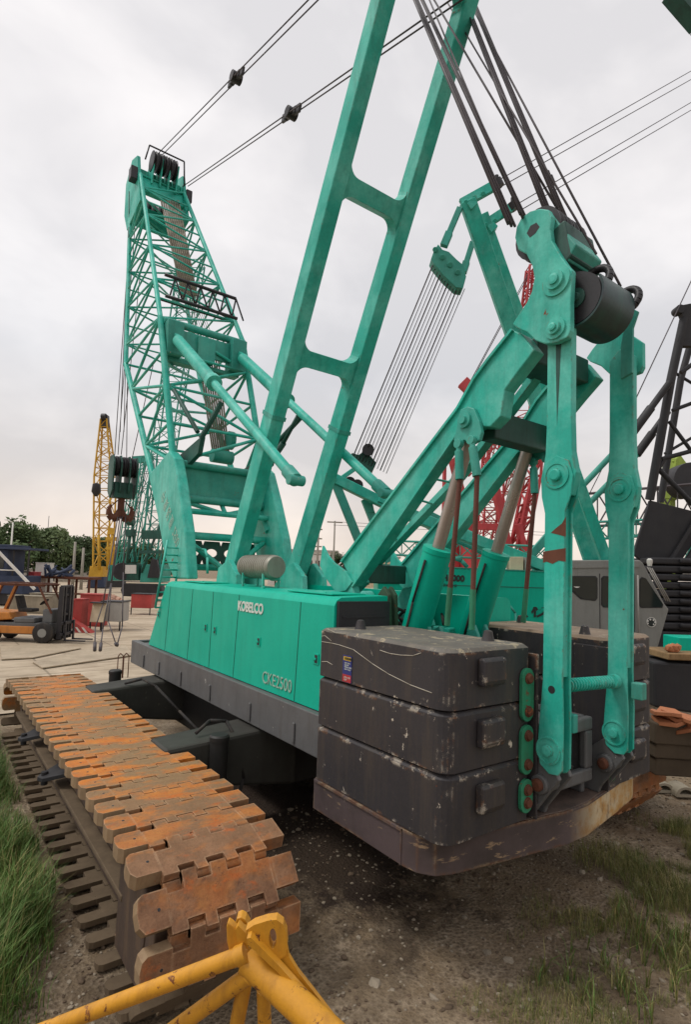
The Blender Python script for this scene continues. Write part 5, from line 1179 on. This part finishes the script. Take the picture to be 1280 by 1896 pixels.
part('boom_pendant',ROPE,N2,lambda b:[b.tube(D(x0,y0,13.5),D(1400,y1,20),.012,n=5) for x0,y0,y1 in ((925,333,64),(928,346,80),(955,380,120),(960,392,134))])
part('pendant_joint',DARK,N2,lambda b:[b.tube(D(x,y-6,13.6),D(x+5,y+6,13.6),.08,n=10) for x,y in ((1012,325),(1018,333))])
for (a,m_,c,dd_) in (((1062,918),(1172,802),(1241,708),17),((1088,936),(1180,842),(1238,762),17.6)):
    part('backstop',TEALF,N2,lambda b:b.tube(D(*a,dd_),D(*m_,dd_),.09,n=10))
    part('backstop_rod',BLACKP,N2,lambda b:(b.tube(D(*m_,dd_),D((m_[0]+c[0])/2,(m_[1]+c[1])/2,dd_),.13,n=10),b.tube(D((m_[0]+c[0])/2,(m_[1]+c[1])/2,dd_),D(*c,dd_),.1,n=10)))
part('stowed_jib',TEALF,N2,lambda b:(b.beam(D(780,955,16.5),D(965,1046,16.5),.36,.45),b.beam(D(790,975,16.2),D(940,1046,16.2),.1,.1)),.02); part('gantry_strut',TEALF,N2,lambda b:b.beam(D(965,1050,18),D(1075,925,18),.18,.25),.02)
# ================================================================ BLACK CRANE at the right edge
BK=root('crawler_crane',D(1260,1200,17.5)-V((0,0,D(1260,1200,17.5).z)),'matte black crane boom base with solid black plate at the right edge','crane')
dk=17.2
pl_=pxp([(1205,926),(1300,950),(1300,985),(1262,1040),(1228,1090),(1218,1082),(1190,1040),(1174,1026)],dk)
part('foot_plate',BLACKP,BK,lambda b:b.prism(pl_,nf*.12),.02)
part('plate_rib',BLACKP,BK,lambda b:(b.beam(D(1290,960,dk-.06),D(1220,1075,dk-.06),.1,.1),b.beam(D(1303,990,dk-.06),D(1240,1092,dk-.06),.16,.12)))
def f(b):
    T=lambda x0,y0,x1,y1,r,dz=0: b.tube(D(x0,y0,dk+dz),D(x1,y1,dk+dz),r,n=10)
    T(1204,925,1243,705,.13); T(1243,705,1268,590,.13); T(1224,930,1262,700,.11,1.5); T(1262,700,1290,600,.11,1.5); T(1262,690,1330,640,.07); T(1246,760,1300,740,.06); T(1226,850,1300,830,.07); T(1222,870,1290,940,.08); T(1240,780,1300,860,.06); T(1268,600,1330,690,.06); T(1213,880,1232,850,.06)
    T(1232,840,1300,800,.05,1.5); T(1250,690,1300,720,.05,1.5)
    b.prism(pxp([(1258,566),(1290,560),(1290,640),(1262,640),(1256,632),(1268,590)],dk-.1),nf*.2); b.lathe(D(1262,571,dk-.15),nf,[(0,.04),(0,.13),(.3,.13),(.3,.04)],14)
part('boom_base',BLACKP,BK,f)
part('guy_rope',ROPE,BK,lambda b:(b.tube(D(1300,480,17),D(1140,820,17),.018,n=5),b.tube(D(1140,820,17),D(1082,935,17),.014,n=5)))
# stacked black ribbed weights under it
BW=root('ribbed_counterweight_stack',D(1240,1200,16.6)-V((0,0,D(1240,1200,16.6).z)),'stack of black ribbed slabs right of the grey cab','counterweights')
for i in range(9):
    y0=1032+i*15
    part('ribbed_slab',BLACKP,BW,lambda b:(b.prism(pxp([(1205,y0+12),(1330,y0+16),(1330,y0+1.5),(1205,y0)],16.6),nf*1.5),b.prism(pxp([(1262,y0+11),(1330,y0+14),(1330,y0+4),(1262,y0+2)],16.5),nf*.1)),.05)
part('base_slab',BLACKP,BW,lambda b:b.prism(pxp([(1200,1230),(1330,1235),(1330,1172),(1202,1168)],16.6),nf*1.5),.04)
# black machine body, timber and heaps by the right edge
NK=root('track_unit',D(1270,1270,11.5)-V((0,0,D(1270,1270,11.5).z)),'big dark crawler track unit resting behind the right counterweights','track unit')
part('body',BLACKP,NK,lambda b:b.prism(pxp([(1212,1225),(1340,1232),(1340,1330),(1214,1310)],11.5),nf*1.2),.05)
part('timber_top',WOOD,NK,lambda b:(b.prism(pxp([(1238,1222),(1340,1226),(1340,1212),(1240,1210)],11.4),nf*1.1)),.02)
part('teal_box',TEALC,NK,lambda b:(b.prism(pxp([(1258,1209),(1340,1210),(1340,1182),(1258,1180)],11.9),nf*.6)),.02)
part('rust_lump',CLOTH,NK,lambda b:[b.add([D(1240+3*i,1200+2*math.sin(i*2),11.6)+v*.09 for v in ico],icf) for i in range(6)])
RS=root('rusty_steel_heap',D(1260,1440,7.4)-V((0,0,D(1260,1440,7.4).z)),'orange-brown rusty plates lying on dark timbers at the right edge','scrap heap')
rn=random.Random(3)
def f(b):
    for (x,y) in ((1232,1318),(1248,1322),(1262,1326),(1280,1332),(1240,1334),(1268,1344),(1290,1345)):
        c=D(x,y,7.5); n=7; pts=[c+nr*(.19*math.cos(2*PI*i/n)*rn.uniform(.6,1.2))+nf*(.25*math.sin(2*PI*i/n)*rn.uniform(.6,1.2))+V((0,0,rn.uniform(-.05,.06))) for i in range(n)]; b.prism(pts,(0,0,-.05))
part('rusty_plate',CLOTH,RS,f,.006)
for i,(y0,y1) in enumerate(((1342,1378),(1380,1404),(1407,1436))):
    part('timber_beam',(BARK if i!=1 else WOOD) if i!=1 else BARK,RS,lambda b:b.prism(pxp([(1216,y0-3),(1340,y0+4),(1340,y1+8),(1214,y1)],7.4+.04*i),nf*.8),.02)
for (x,y,lab) in ((1232,1452,'left hollow pale concrete block on the dirt by the rusty heap'),(1272,1460,'right hollow pale concrete block, cut by the photo edge')):
    g=AZ(x,y+14,0.0)
    r_=root('hollow_block',g,lab,'concrete block','hollow blocks on the ground',ZR)
    def f(b):
        n=10
        for i in range(n):
            a0,a1=PI*i/n,PI*(i+1)/n; P_=lambda r,a,yy:(r*math.cos(a),yy,.02+r*.75*math.sin(a))
            b.hexa([P_(.10,a0,0),P_(.15,a0,0),P_(.15,a0,.3),P_(.10,a0,.3),P_(.10,a1,0),P_(.15,a1,0),P_(.15,a1,.3),P_(.10,a1,.3)])
        b.box((-.15,0,-.02),(.15,.3,.019))
    part('shell',BONE,r_,f,0,local=True)
# ================================================================ RED CRANE
RC=lroot('crawler_crane',915,1100,42,'red lattice crane with red A-frame seen between the big gantry beams','crane',None); d_=42
part('a_frame',REDF,RC,lambda b:(b.beam(D(838,850,d_),D(888,1040,d_),.5,.5),b.beam(D(905,850,d_),D(948,1040,d_),.45,.5),b.beam(D(860,974,d_),D(925,976,d_),.4,.5),b.beam(D(824,850,d_),D(821,1010,d_),.22,.22),b.beam(D(838,856,d_),D(866,862,d_),.5,.7),b.beam(D(835,1000,d_),D(842,1060,d_),.7,.5),b.beam(D(838,850,d_),D(872,880,d_),.3,.3),b.beam(D(870,1000,d_),D(872,1060,d_),1.4,1.4),b.beam(D(960,970,d_),D(975,1040,d_),.5,.4)),.02)
part('gantry_tip',REDF,RC,lambda b:(b.beam(D(856,722,d_),D(872,706,d_),.5,.8),b.beam(D(935,720,d_),D(955,700,d_),.6,1.0)),.03)
part('boom',REDF,RC,lambda b:(lattice(b,qd(952,972,1035,d_,1.6),qd(985,1002,880,d_,1.8),6,.13,.07,5),lattice(b,qd(985,1002,880,d_,1.8),qd(1000,1014,700,d_,1.8),7,.12,.06,5),lattice(b,qd(968,990,640,d_,1.6),qd(982,994,490,d_,.9),9,.1,.05,5)))
part('boom_lattice',REDF,RC,lambda b:(lattice(b,qd(868,915,1030,46,2.2),qd(925,985,760,46,2.0),9,.08,.045,5)))
part('body',REDF,RC,lambda b:b.prism(pxp([(838,1075),(875,1075),(875,1035),(838,1035)],d_),nf*2),.03)
part('hoist_rope',ROPE,RC,lambda b:[b.tube(D(985-i*3,500,d_),D(858-i*2,735,d_),.03,n=4) for i in range(2)])
part('second_boom',REDF,RC,lambda b:lattice(b,qd(893,930,1040,44,2.0),qd(905,935,810,44,1.6),6,.09,.05,5)); part('backstop_strut',REDF,RC,lambda b:b.tube(D(935,1040,43),D(1000,850,43),.14,n=8))
b=MB(); lattice(b,qd(868,915,1010,50,2.2),qd(930,990,780,50,2.0),7,.06,.035,5)
tag(b.build('lattice_boom',ROPET),'pale rope-hung lattice boom behind the red crane','lattice boom')
# lime crane and stored lattice booms
LC=lroot('crawler_crane',1245,1100,26,'lime green crane arms behind the black boom at right','crane',None)
part('arm',LIME,LC,lambda b:(b.beam(D(1237,925,26),D(1246,850,26),.6,.5),b.beam(D(1246,850,26),D(1300,925,26),.6,.5),b.beam(D(1262,895,26),D(1320,890,26),.6,.6),b.beam(D(1237,925,26),D(1240,1100,26),.5,.5)),.03)
part('drum',BLACKP,LC,lambda b:b.lathe(D(1282,888,24),nf,[(0,.2),(0,.75),(.8,.75),(.8,.2)],20))
def hl(x0,y0,x1,y1,h0,h1,d,n,mat,label,rc_,rb_):
    A=[D(x0,y0,d),D(x0,y0,d+1.4),D(x0,y0+h0,d+1.4),D(x0,y0+h0,d)]; B=[D(x1,y1,d),D(x1,y1,d+1.4),D(x1,y1+h1,d+1.4),D(x1,y1+h1,d)]
    b=MB(); lattice(b,A,B,n,rc_,rb_,5); 
    for t in (0.08,.92):       # trestle legs that carry the stored boom
        for k_ in (2,3):
            p_=lerp(A[k_],B[k_],t); b.tube(p_,(p_.x,p_.y,0),rc_,n=5)
    tag(b.build('lattice_boom_section',mat),label,'boom section','stored lattice boom sections')
hl(1070,916,1330,892,60,70,24,7,ROPE,'dark brown lattice boom section standing high behind the right link',.06,.035)
hl(1075,968,1205,962,32,30,22,5,TEALF,'teal lattice boom section between the two rear links and the black plate',.05,.03)
hl(690,1000,1015,1012,26,26,30,12,TEALF,'long teal lattice boom section lying behind the gantry beams and cylinders',.06,.035)
hl(1215,1010,1330,1005,40,40,23,5,TEALF,'teal lattice boom section under the black plate at right edge',.05,.03)
b=MB(); b.beam(D(1248,-20,12),D(1300,40,12),.35,.4); b.beam(D(1300,40,12),D(1500,270,12.5),.35,.4); b.tube(D(1500,270,12.5),(D(1500,270,12.5).x,D(1500,270,12.5).y,0),.2,n=8)
tag(b.build('crane_boom_tip',TEALD),'dark teal boom tip poking into the top right corner','boom tip')
# ================================================================ LIGHT, SKY
w=bpy.data.worlds.new('World'); sc.world=w; w.use_nodes=True; nt=w.node_tree; nt.nodes.clear()
N=lambda t,**k_:(lambda o:[setattr(o,a,b_) for a,b_ in k_.items()] and o or o)(nt.nodes.new(t))
out=N('ShaderNodeOutputWorld'); bg=N('ShaderNodeBackground'); sky=N('ShaderNodeTexSky'); sky.sky_type='NISHITA'; sky.sun_disc=False
SE,SA=R(58),R(-63)   # sun from the front-left of the crane
sky.sun_elevation=SE; sky.sun_rotation=SA; sky.air_density=1.5; sky.dust_density=3
tc=N('ShaderNodeTexCoord'); mp=N('ShaderNodeMapping'); mp.inputs['Scale'].default_value=(1,1,1.7); nt.links.new(tc.outputs['Generated'],mp.inputs[0])
nz=N('ShaderNodeTexNoise'); nz.inputs['Scale'].default_value=2.6; nz.inputs['Detail'].default_value=5; nz.inputs['Roughness'].default_value=.52; nz.inputs['Distortion'].default_value=.3; nt.links.new(mp.outputs[0],nz.inputs[0])
rp=N('ShaderNodeValToRGB'); e=rp.color_ramp.elements; e[0].position=.38; e[1].position=.62; e[0].color=(6.5,6.45,6.55,1); e[1].color=(8.4,8.25,8.2,1)
nt.links.new(nz.outputs['Fac'],rp.inputs[0])
sx=N('ShaderNodeSeparateXYZ'); nt.links.new(tc.outputs['Generated'],sx.inputs[0])
hr=N('ShaderNodeValToRGB'); e=hr.color_ramp.elements; e[0].position=.0; e[0].color=(1.12,.98,.86,1); e[1].position=.55; e[1].color=(1.08,1.06,1.06,1)
x_=e.new(.06); x_.color=(1.10,.98,.88,1); x_=e.new(.16); x_.color=(1.0,.95,.92,1); x_=e.new(.32); x_.color=(.95,.95,.97,1)
nt.links.new(sx.outputs[2],hr.inputs[0])
m1=N('ShaderNodeMix',data_type='RGBA',blend_type='MULTIPLY'); m1.inputs[0].default_value=1; nt.links.new(rp.outputs[0],m1.inputs[6]); nt.links.new(hr.outputs[0],m1.inputs[7])
m2=N('ShaderNodeMix',data_type='RGBA'); m2.inputs[0].default_value=.93; nt.links.new(sky.outputs[0],m2.inputs[6]); nt.links.new(m1.outputs[2],m2.inputs[7])
nt.links.new(m2.outputs[2],bg.inputs[0]); bg.inputs[1].default_value=.1; nt.links.new(bg.outputs[0],out.inputs[0])
sl=bpy.data.lights.new('sun','SUN'); sl.energy=1.5; sl.angle=R(14); sl.color=(1,.97,.92); so=bpy.data.objects.new('sun',sl); COL.objects.link(so)
sd=V((math.sin(SA)*math.cos(SE),math.cos(SA)*math.cos(SE),math.sin(SE))); so.rotation_euler=sd.to_track_quat('Z','Y').to_euler()
vs_=sc.view_settings; vs_.view_transform='Standard'; vs_.look='None'; vs_.gamma=1; vs_.exposure=.2
